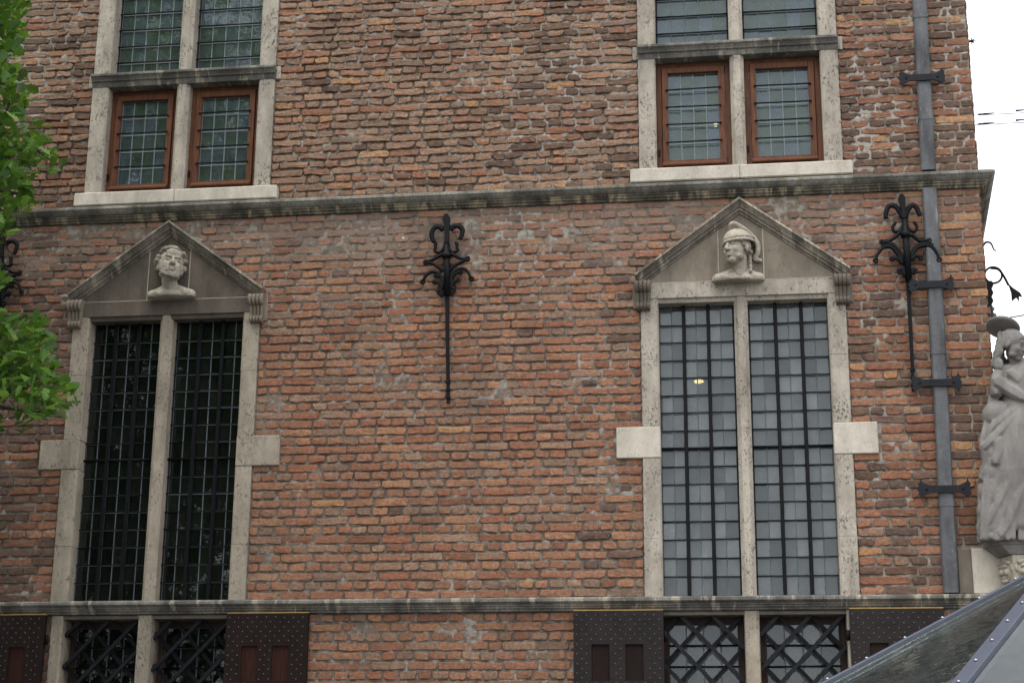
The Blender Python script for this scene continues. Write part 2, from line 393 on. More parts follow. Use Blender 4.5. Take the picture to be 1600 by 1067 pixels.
# ---- mortar face: an uneven sheet standing just behind (and here and there over) the brick faces
def smooth(a, b, x): t = np.clip((x - a) / (b - a), 0, 1); return t * t * (3 - 2 * t)
def mortar_sheet():
    st = 0.0135; xs = np.arange(XL, XR - 0.012, st); xs = np.append(xs, XR - 0.010); zs = np.arange(1.2, ZT, st)
    X, Z = np.meshgrid(xs, zs, indexing='ij')
    n = 0.35 * vnoise(X, Z, 0.055, 1) + 0.45 * vnoise(X, Z, 0.022, 2) + 0.2 * vnoise(X, Z, 0.3, 3)
    smear = smooth(0.55, 0.8, vnoise(X, Z, 0.35, 4) * 0.6 + vnoise(X, Z, 0.09, 5) * 0.4)
    smear = smear * (1 - 0.75 * smooth(0.7, 0.9, X) * smooth(5.9, 6.1, Z))
    up = smooth(6.0, 6.12, Z); right = smooth(1.30, 1.38, X + 0.05 * vnoise(X, Z, 0.2, 8))
    Y = 0.0095 - 0.020 * (n - 0.45) - 0.0065 * smear + 0.006 * up * (1 - smooth(0.8, 0.95, X)) + 0.001 * right * (1 - up)
    band = smooth(5.5, 5.62, Z) * smooth(5.95, 5.9, Z); Y = Y - 0.005 * band
    base = np.array(srgb(130, 120, 110)[:3]); lite = np.array(srgb(158, 146, 130)[:3]); white = np.array(srgb(186, 180, 172)[:3])
    wl = np.clip(smooth(0.86, 0.94, X) * 0.45 + right * 0.45 + band * 0.35 * vnoise(X, Z, 0.5, 6), 0, 1)[..., None]
    C = base * (1 - wl) + lite * wl
    wt = smooth(0.64, 0.80, vnoise(X, Z, 0.035, 7) * 0.5 + vnoise(X, Z, 0.6, 9) * 0.5 + 0.07 * smooth(6.0, 6.1, Z) * smooth(-2.2, -1.6, X))
    wt = np.maximum(wt * 0.9, smooth(-5.25, -5.42, X + 0.15 * vnoise(X, Z, 0.3, 10)) * smooth(6.6, 6.9, Z))[..., None]
    wt = np.maximum(wt, (smooth(0.60, 0.74, n + 0.08 * up) * 0.85)[..., None] * (0.35 + 0.65 * vnoise(X, Z, 0.5, 12))[..., None])
    recess_shade = (smooth(0.55, 0.35, n) * 0.28 * (1 - 0.5 * right))[..., None]; C = C * (1 - recess_shade) + np.array(srgb(78, 72, 68)[:3]) * recess_shade  # recess shade put into the colour where the mortar sheet lies deepest
    C = C * (1 - wt) + white * wt
    Y = Y - 0.006 * wt[..., 0] * up
    nx, nz = X.shape
    cx, cz = (X[:-1, :-1] + st / 2), (Z[:-1, :-1] + st / 2); keep = np.ones(cx.shape, bool)
    for a, b, c, d in HOLE: keep &= ~((cx > a - 0.012) & (cx < b + 0.012) & (cz > c - 0.012) & (cz < d + 0.012))
    idx = np.arange(nx * nz).reshape(nx, nz)
    F = np.stack([idx[:-1, :-1], idx[1:, :-1], idx[1:, 1:], idx[:-1, 1:]], -1)[keep]
    me = bpy.data.meshes.new('mortar'); me.vertices.add(nx * nz); me.vertices.foreach_set('co', np.stack([X, Y, Z], -1).astype(np.float32).ravel())
    me.loops.add(F.size); me.loops.foreach_set('vertex_index', F.ravel().astype(np.int32)); me.polygons.add(len(F))
    me.polygons.foreach_set('loop_start', np.arange(0, F.size, 4, dtype=np.int32)); me.polygons.foreach_set('loop_total', np.full(len(F), 4, np.int32))
    me.update(); me.polygons.foreach_set('use_smooth', [True] * len(F))
    tone_attr(me, np.concatenate([C, np.ones(C.shape[:2] + (1,))], -1))
    return link('mortar', me, M['mortar'], building)
mortar = mortar_sheet()

# ---- bricks: English bond, course by course
PAL = {k: [srgb(*c)[:3] for c in v] for k, v in dict(
    orange=[(178, 114, 82), (172, 104, 74), (186, 122, 86), (166, 106, 80), (180, 116, 88), (174, 100, 68)],
    pale=[(172, 126, 102), (164, 118, 96), (176, 130, 106), (156, 114, 94)],
    ochre=[(198, 132, 80), (190, 124, 74), (200, 138, 88)],
    dark=[(114, 82, 68), (104, 75, 62), (124, 90, 72), (96, 71, 61)],
    purple=[(114, 86, 78), (104, 78, 72), (124, 90, 78), (100, 78, 74)],
    red=[(154, 90, 64), (146, 86, 62), (164, 98, 70)],
    grey=[(158, 120, 100), (148, 114, 96), (142, 108, 92)]).items()}
def brick_tone(x, z):
    n1 = float(vnoise(x, z, 0.9, 21)); n2 = float(vnoise(x, z, 0.45, 22)); r = random.random()
    w = dict(orange=0, pale=0, ochre=0, dark=0, purple=0, red=0, grey=0)
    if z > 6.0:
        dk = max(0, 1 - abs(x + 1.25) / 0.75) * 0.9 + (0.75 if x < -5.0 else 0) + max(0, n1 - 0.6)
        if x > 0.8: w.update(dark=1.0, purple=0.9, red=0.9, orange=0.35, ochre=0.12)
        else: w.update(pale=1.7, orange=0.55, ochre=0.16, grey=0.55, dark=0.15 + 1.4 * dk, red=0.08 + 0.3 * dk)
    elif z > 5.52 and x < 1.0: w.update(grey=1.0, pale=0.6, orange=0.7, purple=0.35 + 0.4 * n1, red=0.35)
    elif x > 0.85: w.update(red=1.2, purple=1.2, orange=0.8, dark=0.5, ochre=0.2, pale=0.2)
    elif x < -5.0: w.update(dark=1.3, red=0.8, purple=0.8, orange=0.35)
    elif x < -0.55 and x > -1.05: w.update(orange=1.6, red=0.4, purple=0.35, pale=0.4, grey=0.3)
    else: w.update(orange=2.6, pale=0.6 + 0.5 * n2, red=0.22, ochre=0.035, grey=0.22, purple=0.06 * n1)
    t = r * sum(w.values())
    for k, v in w.items():
        t -= v
        if t <= 0: break
    c = np.array(random.choice(PAL[k])); g_ = c @ np.array([0.3, 0.55, 0.15]); c = c + (g_ * np.array([1.18, 1.0, 0.82]) - c) * (0.34 if z > 6 else 0.27); c = c * np.array([1.0, 1.06, 1.0])
    return c * random.uniform(0.92, 1.08)
def brick_mesh(x0, x1, z0, z1, rough, y_front):
    """one worn brick as verts / faces: ragged outline, rounded arris"""
    w, h = x1 - x0, z1 - z0; nx = 6 if w > 0.16 else 4
    e = 0.004 + 0.006 * random.random() * rough
    fx = [e / w + (1 - 2 * e / w) * i / (nx - 1) for i in range(nx)]
    loop = [(x0 + w * t, z0) for t in fx] + [(x1, z0 + h * 0.24), (x1, z0 + h * 0.78)] + [(x1 - w * t, z1) for t in fx] + [(x0, z0 + h * 0.78), (x0, z0 + h * 0.24)]
    cx, cz = (x0 + x1) / 2, (z0 + z1) / 2; tilt = random.gauss(0, 0.0014 * rough)
    j = lambda s: random.gauss(0, s * rough)
    out = []
    for k, (x, z) in enumerate(loop):
        out.append((x + j(0.0028), z + j(0.0024) + tilt * (x - cx) / w * 4))
    n = len(out); v, f = [], []
    for x, z in out: v.append((x, 0.034, z))
    for x, z in out:
        v.append((cx + (x - cx) * (1 - 0.003 / w), y_front + 0.0038 + j(0.0008), cz + (z - cz) * 0.985))
    ins = 0.0038
    for x, z in out:
        sx = max(0.2, 1 - 2 * ins / w); sz = max(0.2, 1 - 2 * ins / h)
        v.append((cx + (x - cx) * sx, y_front + j(0.0010), cz + (z - cz) * sz))
    c = len(v); v.append((cx + j(0.01), y_front - 0.001 + j(0.001), cz))
    for r0 in (0, n):
        for i in range(n): f.append((r0 + i, r0 + (i + 1) % n, r0 + n + (i + 1) % n, r0 + n + i))
    for i in range(n): f.append((2 * n + i, 2 * n + (i + 1) % n, c))
    return v, f
ROWS = []                    # (z0, z1, stretcher?)
z = 5.922; k = 0
for i in range(45):
    p = 0.0632 + (0.0670 - 0.0632) * i / 44; ROWS.append((z - p, z, i % 2 == 0)); z -= p
z = 6.052
for i in range(44):
    p = 0.0630 - 0.0018 * min(1, i / 26); ROWS.append((z, z + p, i % 2 == 1)); z += p
z = 2.898
for i in range(24): ROWS.append((z - 0.0668, z, i % 2 == 1)); z -= 0.0668
ROWS = [(a, b, s) for a, b, s in ROWS if b > 1.3 and a < ZT - 0.05]
PH = wp(543, 750).x; SP = 0.2365
BR = []
for ri, (za, zb, st) in enumerate(ROWS):
    zm = (za + zb) / 2; iv = blocked(zm); free = []; cur = XL
    for a, b in iv:
        if a > cur + 0.03: free.append((cur, a))
        cur = max(cur, b)
    if cur < XR - 0.03: free.append((cur, XR))
    pitch = SP if st else SP / 2; ph = PH + (0 if st else SP / 4) + random.gauss(0, 0.012)
    upper = zm > 6
    for a, b in free:
        cuts = [a]; x = ph + math.floor((a - ph) / pitch) * pitch
        while x < b:
            xx = x + random.gauss(0, 0.007)
            if xx > a + 0.05 and xx < b - 0.05: cuts.append(xx)
            if st and random.random() < 0.07:
                xh = x + pitch * random.uniform(0.42, 0.6)
                if a + 0.05 < xh < b - 0.05: cuts.append(xh)
            x += pitch
        cuts.append(b)
        if not st:                                         # now and then two headers read as one longer brick
            cuts = [c for i, c in enumerate(cuts) if i in (0, len(cuts) - 1) or random.random() > 0.06]
        for i in range(len(cuts) - 1):
            x0, x1 = cuts[i], cuts[i + 1]
            corner = x1 > XR - 0.01
            right = x0 > 1.3
            jw = 0.0062 if right else random.uniform(0.0042, 0.0085)
            jz = random.uniform(0.0058, 0.0088) if not right else 0.0062
            xa, xb = x0 + jw, (x1 - jw) if not corner else x1 + random.uniform(-0.006, 0.004)
            rough = 0.55 if right else (1.2 if upper else 0.95)
            yf = random.gauss(-0.002, 0.0025) - (0.004 if rough > 1 and random.random() < 0.1 else 0)
            off = random.gauss(0, 0.0015)
            dz = jz + (random.uniform(0, 0.004) if upper and random.random() < 0.4 else 0)
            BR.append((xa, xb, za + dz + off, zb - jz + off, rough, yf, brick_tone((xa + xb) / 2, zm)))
def area(b):
    px, py, d = pix(((b[0] + b[1]) / 2, 0, (b[2] + b[3]) / 2))
    return (b[1] - b[0]) * (b[3] - b[2]) / d ** 2 * (1 if 6 < px < 1590 and 6 < py < 1060 else 0)
BR.sort(key=area, reverse=True)
def joined(name, items, mat, parent):
    V, F, C = [], [], []
    for b in items:
        v, f = brick_mesh(*b[:6]); o = len(V); V += v; F += [tuple(i + o for i in q) for q in f]; C += [tuple(b[6]) + (1.0,)] * len(v)
    me = bpy.data.meshes.new(name); me.from_pydata(V, [], F); me.update(); tone_attr(me, C)
    return link(name, me, mat, parent)
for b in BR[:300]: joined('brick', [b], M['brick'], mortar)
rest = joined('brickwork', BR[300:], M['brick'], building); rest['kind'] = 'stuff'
# the side wall round the corner (direction nearly at right angles) with its own bricks
SD = Vector((math.sin(rad(4.7)), math.cos(rad(4.7)), 0)); SN = Vector((SD.y, -SD.x, 0))
SW = Matrix(((SD.x, -SN.x, 0, XR), (SD.y, -SN.y, 0, 0.0), (0, 0, 1, 0), (0, 0, 0, 1)))   # local x along the wall, local -y outward
side = []
for za, zb, st in ROWS:
    x = 0.0 if not st else -0.118
    while x < 2.6:
        w = 0.2365 if not st else 0.118
        w = 0.2365 if not st else 0.118
        a, b_ = max(x, 0.012), x + w
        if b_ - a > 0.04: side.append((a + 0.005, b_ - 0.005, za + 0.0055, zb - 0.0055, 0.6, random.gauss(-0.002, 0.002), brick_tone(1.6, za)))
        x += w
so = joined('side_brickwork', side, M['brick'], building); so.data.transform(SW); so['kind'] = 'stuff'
bm = bmesh.new(); add_box(bm, 0.0, 7, 0.012, 0.4, 0, ZT); sb = bm_obj('side_wall', bm, M['mortar'], building); sb.data.transform(SW)
tone_attr(sb.data, [srgb(150, 138, 122)] * len(sb.data.vertices))
# rooms behind the windows
def room(name, x0, x1, z0, z1, depth=3.2):
    v = [(x0, 0.43, z0), (x1, 0.43, z0), (x1, depth, z0), (x0, depth, z0), (x0, 0.43, z1), (x1, 0.43, z1), (x1, depth, z1), (x0, depth, z1)]
    raw_obj(name, v, [(0, 1, 2, 3), (4, 7, 6, 5), (0, 3, 7, 4), (1, 5, 6, 2), (3, 2, 6, 7)], M['room'], building)
room('upper_room', -6.2, 1.6, 6.0, 8.7); room('main_room', -6.2, 1.6, 2.95, 5.7); room('lower_room', -6.2, 1.6, 0.05, 2.9)

# ------------------------------------------------------------------ string courses
def moulding(name, mat, prof, x0, x1, side_len=2.5, seg=1.35):
    """moulded course along the front, split into stone lengths, returned round the corner"""
    x = x0; a = random.uniform(0.6, 1.2)
    while x < x1 - 1e-6:
        e = min(x1, x + a); e = x1 if x1 - e < 0.4 else e
        dy = random.uniform(-0.002, 0.002); dz = random.uniform(-0.0015, 0.0015)
        bm = bmesh.new(); last = e >= x1 - 1e-6
        A = [bm.verts.new((x + 0.001, y + dy, z + dz)) for y, z in prof]
        # mitre at the corner: each profile point at depth y meets the side direction
        B = [bm.verts.new((e - 0.001 if not last else XR + (-y) * (1.0 + math.tan(rad(4.7)) * 0.5) , y + dy, z + dz)) for y, z in prof]
        n = len(prof); bm.faces.new(A)
        for i in range(n): bm.faces.new((A[i], B[i], B[(i + 1) % n], A[(i + 1) % n]))
        if last:
            Cc = [bm.verts.new(tuple(Vector((XR, 0, 0)) + SN * (-y) + SD * side_len + Vector((0, 0, z)))) for y, z in prof]
            for i in range(n): bm.faces.new((B[i], Cc[i], Cc[(i + 1) % n], B[(i + 1) % n]))
            bm.faces.new(list(reversed(Cc)))
        else: bm.faces.new(list(reversed(B)))
        bm_obj(name, bm, mat, building); x = e; a = seg * random.uniform(0.75, 1.3)
UPPER = [(0.05, 6.052), (-0.060, 6.040), (-0.096, 6.022), (-0.098, 6.004), (-0.092, 5.998), (-0.080, 5.982), (-0.066, 5.970), (-0.056, 5.966), (0.05, 5.966)]
moulding('string_course', M['crust'], UPPER, XL, XR)
BED = [(0.05, 5.9655), (-0.054, 5.9655), (-0.054, 5.956), (-0.044, 5.951), (-0.040, 5.938), (-0.028, 5.934), (-0.022, 5.920), (0.05, 5.920)]
moulding('string_course_bed', M['bed'], BED, XL, XR)
LOWER = [(0.05, 3.000), (-0.070, 2.992), (-0.092, 2.980), (-0.094, 2.962), (-0.086, 2.956), (-0.066, 2.944), (-0.062, 2.934), (-0.052, 2.930), (-0.050, 2.920), (-0.036, 2.914), (-0.032, 2.902), (-0.022, 2.898), (0.05, 2.896)]
moulding('sill_course', M['sillband'], LOWER, XL, XR, 0.4, 1.6)

# ------------------------------------------------------------------ windows
UNIT = {}
def unit_pane(mat):
    if mat.name not in UNIT:
        me = bpy.data.meshes.new('pane'); bm = bmesh.new(); add_box(bm, -0.5, 0.5, -0.0015, 0.0015, -0.5, 0.5); bm.to_mesh(me); bm.free(); me.materials.append(mat); UNIT[mat.name] = me
    return UNIT[mat.name]
def panes(parent, mat, xs, zs, y, tilt=0.8):
    for i in range(len(xs) - 1):
        for j in range(len(zs) - 1):
            o = bpy.data.objects.new('pane', unit_pane(mat)); COL.objects.link(o)
            o.scale = (xs[i + 1] - xs[i] - 0.003, 1, zs[j + 1] - zs[j] - 0.003)
            o.rotation_euler = (rad(random.gauss(0, tilt)), 0, rad(random.gauss(0, tilt)))
            o.location = ((xs[i] + xs[i + 1]) / 2, y + random.gauss(0, 0.0006), (zs[j] + zs[j + 1]) / 2); put(o, parent)
def cames(parent, xs, zs, y, w=0.007, mat=None):
    bm = bmesh.new()
    for x in xs: add_box(bm, x - w / 2, x + w / 2, y - 0.005, y + 0.004, zs[0], zs[-1])
    for z in zs: add_box(bm, xs[0], xs[-1], y - 0.0042, y + 0.0035, z - w / 2, z + w / 2)
    return bm_obj('lead_cames', bm, mat or M['came'], parent)
def bars_h(parent, x0, x1, zs, y, r=0.006, mat=None):
    for z in zs: tube('saddle_bar', mat or M['iron'], parent, [(x0, y, z + random.gauss(0, 0.002)), (x1, y, z + random.gauss(0, 0.002))], r, 5)
lin = lambda a, b, n: [a + (b - a) * i / n for i in range(n + 1)]
def label(o, s): o['label'] = s; return o

def jamb_prof(xo, xi, yf, yb, ch=0.012):     # (x, y) section of a jamb whose opening side is xi
    s = 1 if xi > xo else -1
    return [(xo, yb), (xo, yf), (xi - s * ch, yf), (xi, yf + ch), (xi, yb)]
def mull_prof(c, w, flat, yf, yb):
    return [(c - flat / 2, yf), (c + flat / 2, yf), (c + w / 2, yf + 0.03), (c + w / 2, yb), (c - w / 2, yb), (c - w / 2, yf + 0.03)]

YG = 0.115          # plane of the leaded glass
def console(parent, xc, ztop, mat, lean):
    """scrolled bracket: fluted roll on top, tapering fluted body, small roll at the foot"""
    bm = bmesh.new(); n = 4
    for k in range(n):
        w0, w1 = 0.124 / n, 0.098 / n
        xa = xc - 0.062 + k * w0; xb = xc - 0.049 + k * w1
        prof = []
        for i in range(9):
            a = rad(90 + i * 30); prof.append((-0.072 + 0.044 * math.cos(a) * 1.0, ztop - 0.044 + 0.044 * math.sin(a)))
        P = [(0.0, ztop)] + [(-0.060 - 0.046 * math.sin(rad(i * 25)), ztop - 0.046 + 0.046 * math.cos(rad(i * 25))) for i in range(8)]
        P += [(-0.062, ztop - 0.108), (-0.050, ztop - 0.150), (-0.048, ztop - 0.166)]
        P += [(-0.048 - 0.026 * math.sin(rad(i * 36)), ztop - 0.194 + 0.026 * math.cos(rad(i * 36))) for i in range(6)] + [(0.0, ztop - 0.225)]
        A, B, C2 = [], [], []
        for y, z in P:
            t = (ztop - z) / 0.225; l = xa * (1 - t) + xb * t; r = (xa + w0) * (1 - t) + (xb + w1) * t
            A.append(bm.verts.new((l + 0.0015, y * 0.90, z))); C2.append(bm.verts.new(((l + r) / 2, y * 1.06, z))); B.append(bm.verts.new((r - 0.0015, y * 0.90, z)))
        m = len(P)
        for i in range(m):
            q = (i + 1) % m
            bm.faces.new((A[i], C2[i], C2[q], A[q])); bm.faces.new((C2[i], B[i], B[q], C2[q]))
        bm.faces.new(A); bm.faces.new(list(reversed(B)))
    o = bm_obj('console', bm, mat, parent)
    # stone block behind it
    box('console_block', mat, parent, xc - 0.075, xc + 0.075, -0.012, 0.05, ztop - 0.20, ztop + 0.012, 0.004)
    return o

def tall_window(c, right):
    jm = M['jamb_white'] if right else M['jamb']; tm = M['tympr'] if right else M['tymp']; gm = M['glass'] if right else M['glass_dark']
    w = part('tall_window', (c, 0, 2.992), building)
    for s in (-1, 1):
        for z0, z1 in ((2.992, 3.40), (3.402, 3.974), (4.204, 4.70), (4.702, 5.155)):
            d = random.uniform(-0.002, 0.002)
            prism_z('jamb_stone', jm, w, jamb_prof(c + s * TALL_O, c + s * (TALL_I + d), -0.020 + d, 0.16), z0, z1)
    w['label'] = 'tall window with helmeted bust in its pediment and pale sky reflecting panes' if right else 'tall window with bearded bust in its pediment and dark panes'
    for s in (-1, 1):
        x0, x1 = sorted((c + s * (TALL_I + 0.001), c + s * random.uniform(0.905, 0.945)))
        box('quoin_stone', M['pale'] if right else M['jamb'], w, x0, x1, -0.024, 0.16, 3.976, 4.202, 0.006)
    prism_z('mullion', jm, w, mull_prof(c + (-0.012 if right else 0.0), 0.100, 0.046, -0.016, 0.16), 2.993, 5.165)
    prism_x('lintel', M['jamb_white'] if right else tm, w, [(-0.024, 5.157), (-0.024, 5.272), (0.16, 5.272), (0.16, 5.125), (0.0, 5.125), (-0.006, 5.157)], c - TALL_O + 0.01, c + TALL_O - 0.01)
    # pediment: tympanum of three slabs, centre block, raking mouldings
    ap, bz, hw = 5.81, 5.274, 0.70
    zt = lambda x: bz + (ap - bz) * (1 - abs(x) / hw)
    prism_y('tympanum_slab', tm, w, [(c - hw, bz), (c - 0.166, bz), (c - 0.166, zt(0.166))], -0.018, 0.05)
    prism_y('tympanum_slab', tm, w, [(c + 0.166, bz), (c + hw, bz), (c + 0.166, zt(0.166))], -0.018, 0.05)
    prism_y('bust_slab', tm, w, [(c - 0.160, bz), (c + 0.160, bz), (c + 0.160, zt(0.160)), (c, ap), (c - 0.160, zt(0.160))], -0.012, 0.05)
    bm = bmesh.new(); add_box(bm, c - 0.167, c - 0.159, -0.0185, 0.03, bz, zt(0.166)); add_box(bm, c + 0.159, c + 0.167, -0.0185, 0.03, bz, zt(0.166)); add_box(bm, c - hw + 0.02, c + hw - 0.02, -0.0255, 0.0, 5.2715, 5.2765)
    bm_obj('pale_joint', bm, M['joint'], w)
    for s in (-1, 1):
        # section (d = projection, h = height perpendicular to the rake)
        sec = [(0.04, 0.078), (-0.100, 0.078), (-0.104, 0.062), (-0.090, 0.056), (-0.072, 0.040), (-0.066, 0.030), (-0.052, 0.026), (-0.046, 0.010), (-0.030, 0.006), (-0.026, -0.006), (0.04, -0.006)]
        E0 = Vector((c + s * 0.728, 0, 5.262)); E1 = Vector((c, 0, 5.795)); t = (E1 - E0).normalized(); nn = Vector((-t.z, 0, t.x)) if s > 0 else Vector((-t.z, 0, t.x))
        if nn.z < 0: nn = -nn
        bm = bmesh.new(); A, B = [], []
        for d, h in sec:
            p = E0 + nn * h; p.y = d; A.append(bm.verts.new(p))
            k = (0 - (p.x - c)) / t.x; q = p + t * k; q.y = d; q.x = c - s * 0.0 + s * 0.0008; B.append(bm.verts.new(q))
        n = len(sec); bm.faces.new(A); bm.faces.new(list(reversed(B)))
        for i in range(n): bm.faces.new((A[i], B[i], B[(i + 1) % n], A[(i + 1) % n]))
        bm_obj('raking_cornice', bm, M['rake'], w)
        console(w, c + s * 0.714, 5.286, M['grey'] if right else M['tympr'], 0)
    # lights
    mc = c + (-0.012 if right else 0.0)
    for x0, x1 in ((c - TALL_I - 0.012, mc - 0.048), (mc + 0.048, c + TALL_I + 0.012)):
        xs = lin(x0 + 0.012, x1 - 0.012, 6); zs = [3.012] + [3.012 + 0.131 * i for i in range(1, 16)] + [5.135]
        panes(w, gm, xs, zs, YG); cames(w, xs, zs, YG, 0.008, M['came'])
        bars_h(w, x0, x1, zs[1:-1], YG - 0.022, 0.0046)
        if right: box('secondary_glazing', M['glass_plain'], w, x0, x1, 0.150, 0.154, 2.994, 5.12, 0.0)
        bm = bmesh.new()
        for a, b in ((x0, x0 + 0.014), (x1 - 0.014, x1)): add_box(bm, a, b, YG - 0.012, YG + 0.02, 2.994, 5.14)
        add_box(bm, x0 + 0.014, x1 - 0.014, YG - 0.012, YG + 0.02, 2.994, 3.014); add_box(bm, x0 + 0.014, x1 - 0.014, YG - 0.012, YG + 0.02, 5.124, 5.14)
        bm_obj('light_frame', bm, M['irongrey'], w)
        for k in (2, 4): box('stanchion', M['iron'], w, xs[k] - 0.013, xs[k] + 0.013, YG - 0.046, YG - 0.026, 2.994, 5.14, 0.003)
        tube('transom_bar', M['iron'], w, [(x0, YG - 0.03, 4.06), (x1, YG - 0.03, 4.06)], 0.010, 6)
    return w
TW = [tall_window(CT[0], False), tall_window(CT[1], True)]

def cross_window(c, right):
    jm = M['jamb_white']; gm = M['glass_tint']
    w = part('cross_window', (c, 0, 6.05), building)
    for s in (-1, 1):
        for z0, z1 in ((6.166, 7.060), (7.176, 7.85), (7.852, 8.6)):
            d = random.uniform(-0.002, 0.002); prism_z('jamb_stone', jm, w, jamb_prof(c + s * UP_O, c + s * (UP_I + d), -0.022 + d, 0.17), z0, z1)
    w['label'] = 'cross window with brown casements above the helmeted bust' if right else 'cross window with brown casements above the bearded bust'
    mc = c - 0.004
    for z0, z1 in ((6.166, 7.061), (7.175, 8.55)): prism_z('mullion', jm, w, mull_prof(mc, 0.105, 0.052, -0.020, 0.17), z0, z1)
    prism_x('head', jm, w, [(-0.02, 8.52), (-0.02, 8.62), (0.17, 8.62), (0.17, 8.52)], c - UP_O, c + UP_O)
    tr = prism_x('transom', M['sillband'], w, [(0.17, 7.174), (-0.062, 7.166), (-0.078, 7.156), (-0.078, 7.140), (-0.064, 7.130), (-0.054, 7.116), (-0.050, 7.104), (-0.036, 7.100), (-0.032, 7.082), (-0.024, 7.062), (0.17, 7.062)], c - UP_O - 0.004, c + UP_O + 0.004)
    for s in (-1, 1):
        x0, x1 = sorted((c + s * (UP_O + 0.005), c + s * (UP_O + 0.042))); box('transom_end', M['jamb_white'], w, x0, x1, -0.012, 0.1, 7.064, 7.172)
    # sill in two stones
    box('sill', M['pale'], w, c - 0.815, c - 0.006, -0.052, 0.17, 6.056, 6.164, 0.008); box('sill', M['pale'], w, c - 0.004, c + 0.815, -0.050, 0.17, 6.056, 6.163, 0.008)
    for x0, x1 in ((c - UP_I, mc - 0.0525), (mc + 0.0525, c + UP_I)):
        # fixed leaded light above
        xs = lin(x0 + 0.012, x1 - 0.012, 5); zs = [7.178 + 0.02] + [7.178 + 0.145 * i for i in range(1, 9)] + [8.50]
        panes(w, gm, xs, zs, YG + 0.01); cames(w, xs, zs, YG + 0.01, 0.007, M['came'] if right else M['came_pale']); bars_h(w, x0, x1, [z for z in zs[1:-1]], YG - 0.012, 0.0065)
        bm = bmesh.new(); add_box(bm, x0, x0 + 0.014, YG, YG + 0.03, 7.177, 8.52); add_box(bm, x1 - 0.014, x1, YG, YG + 0.03, 7.177, 8.52); add_box(bm, x0 + 0.014, x1 - 0.014, YG, YG + 0.03, 7.177, 7.2)
        bm_obj('light_frame', bm, M['irongrey'], w)
        # wooden casement below
        z0, z1 = 6.166, 7.06; a, b = x0 + 0.003, x1 - 0.003
        bm = bmesh.new(); fy0, fy1 = 0.075, 0.15
        add_box(bm, a, a + 0.036, fy0, fy1, z0, z1); add_box(bm, b - 0.036, b, fy0, fy1, z0, z1); add_box(bm, a + 0.036, b - 0.036, fy0, fy1, z1 - 0.04, z1); add_box(bm, a + 0.036, b - 0.036, fy0, fy1, z0, z0 + 0.035)
        bm_obj('casement_frame', bm, M['wood'], w)
        box('secondary_glazing', M['glass_plain'], w, a + 0.037, b - 0.037, 0.140, 0.144, z0 + 0.036, z1 - 0.041, 0.0); box('secondary_glazing', M['glass_plain'], w, x0, x1, 0.16, 0.164, 7.18, 8.51, 0.0)
        p, q, r0, r1 = a + 0.040, b - 0.040, z0 + 0.050, z1 - 0.044
        bm = bmesh.new(); sy0, sy1 = 0.055, 0.125; sw = 0.045
        add_box(bm, p, p + sw, sy0, sy1, r0, r1, 0.003); add_box(bm, q - sw, q, sy0, sy1, r0, r1, 0.003); add_box(bm, p + sw, q - sw, sy0, sy1, r1 - sw, r1, 0.003); add_box(bm, p + sw, q - sw, sy0, sy1, r0, r0 + sw, 0.003)
        bm_obj('sash', bm, M['wood'], w)
        prism_x('drip_rail', M['wood'], w, [(0.05, r0 + 0.03), (0.018, r0 + 0.006), (0.018, r0 - 0.006), (0.05, r0 - 0.006)], p, q)
        xs = lin(p + sw, q - sw, 4); zs = lin(r0 + sw, r1 - sw, 5)
        panes(w, gm, xs, zs, 0.095); cames(w, xs, zs, 0.095, 0.008, M['came_pale'])
        bars_h(w, xs[0] - 0.018, xs[-1] + 0.018, zs[1:-1], 0.046, 0.0062)
        if True:
            bm = bmesh.new()
            for zz in (z0 + 0.14,): add_box(bm, a + 0.006, a + 0.020, fy0 - 0.012, fy0 - 0.0005, zz, zz + 0.05)
            bm_obj('hinge', bm, M['iron'], w)
    return w
UW = [cross_window(CU_[0], False), cross_window(CU_[1], True)]

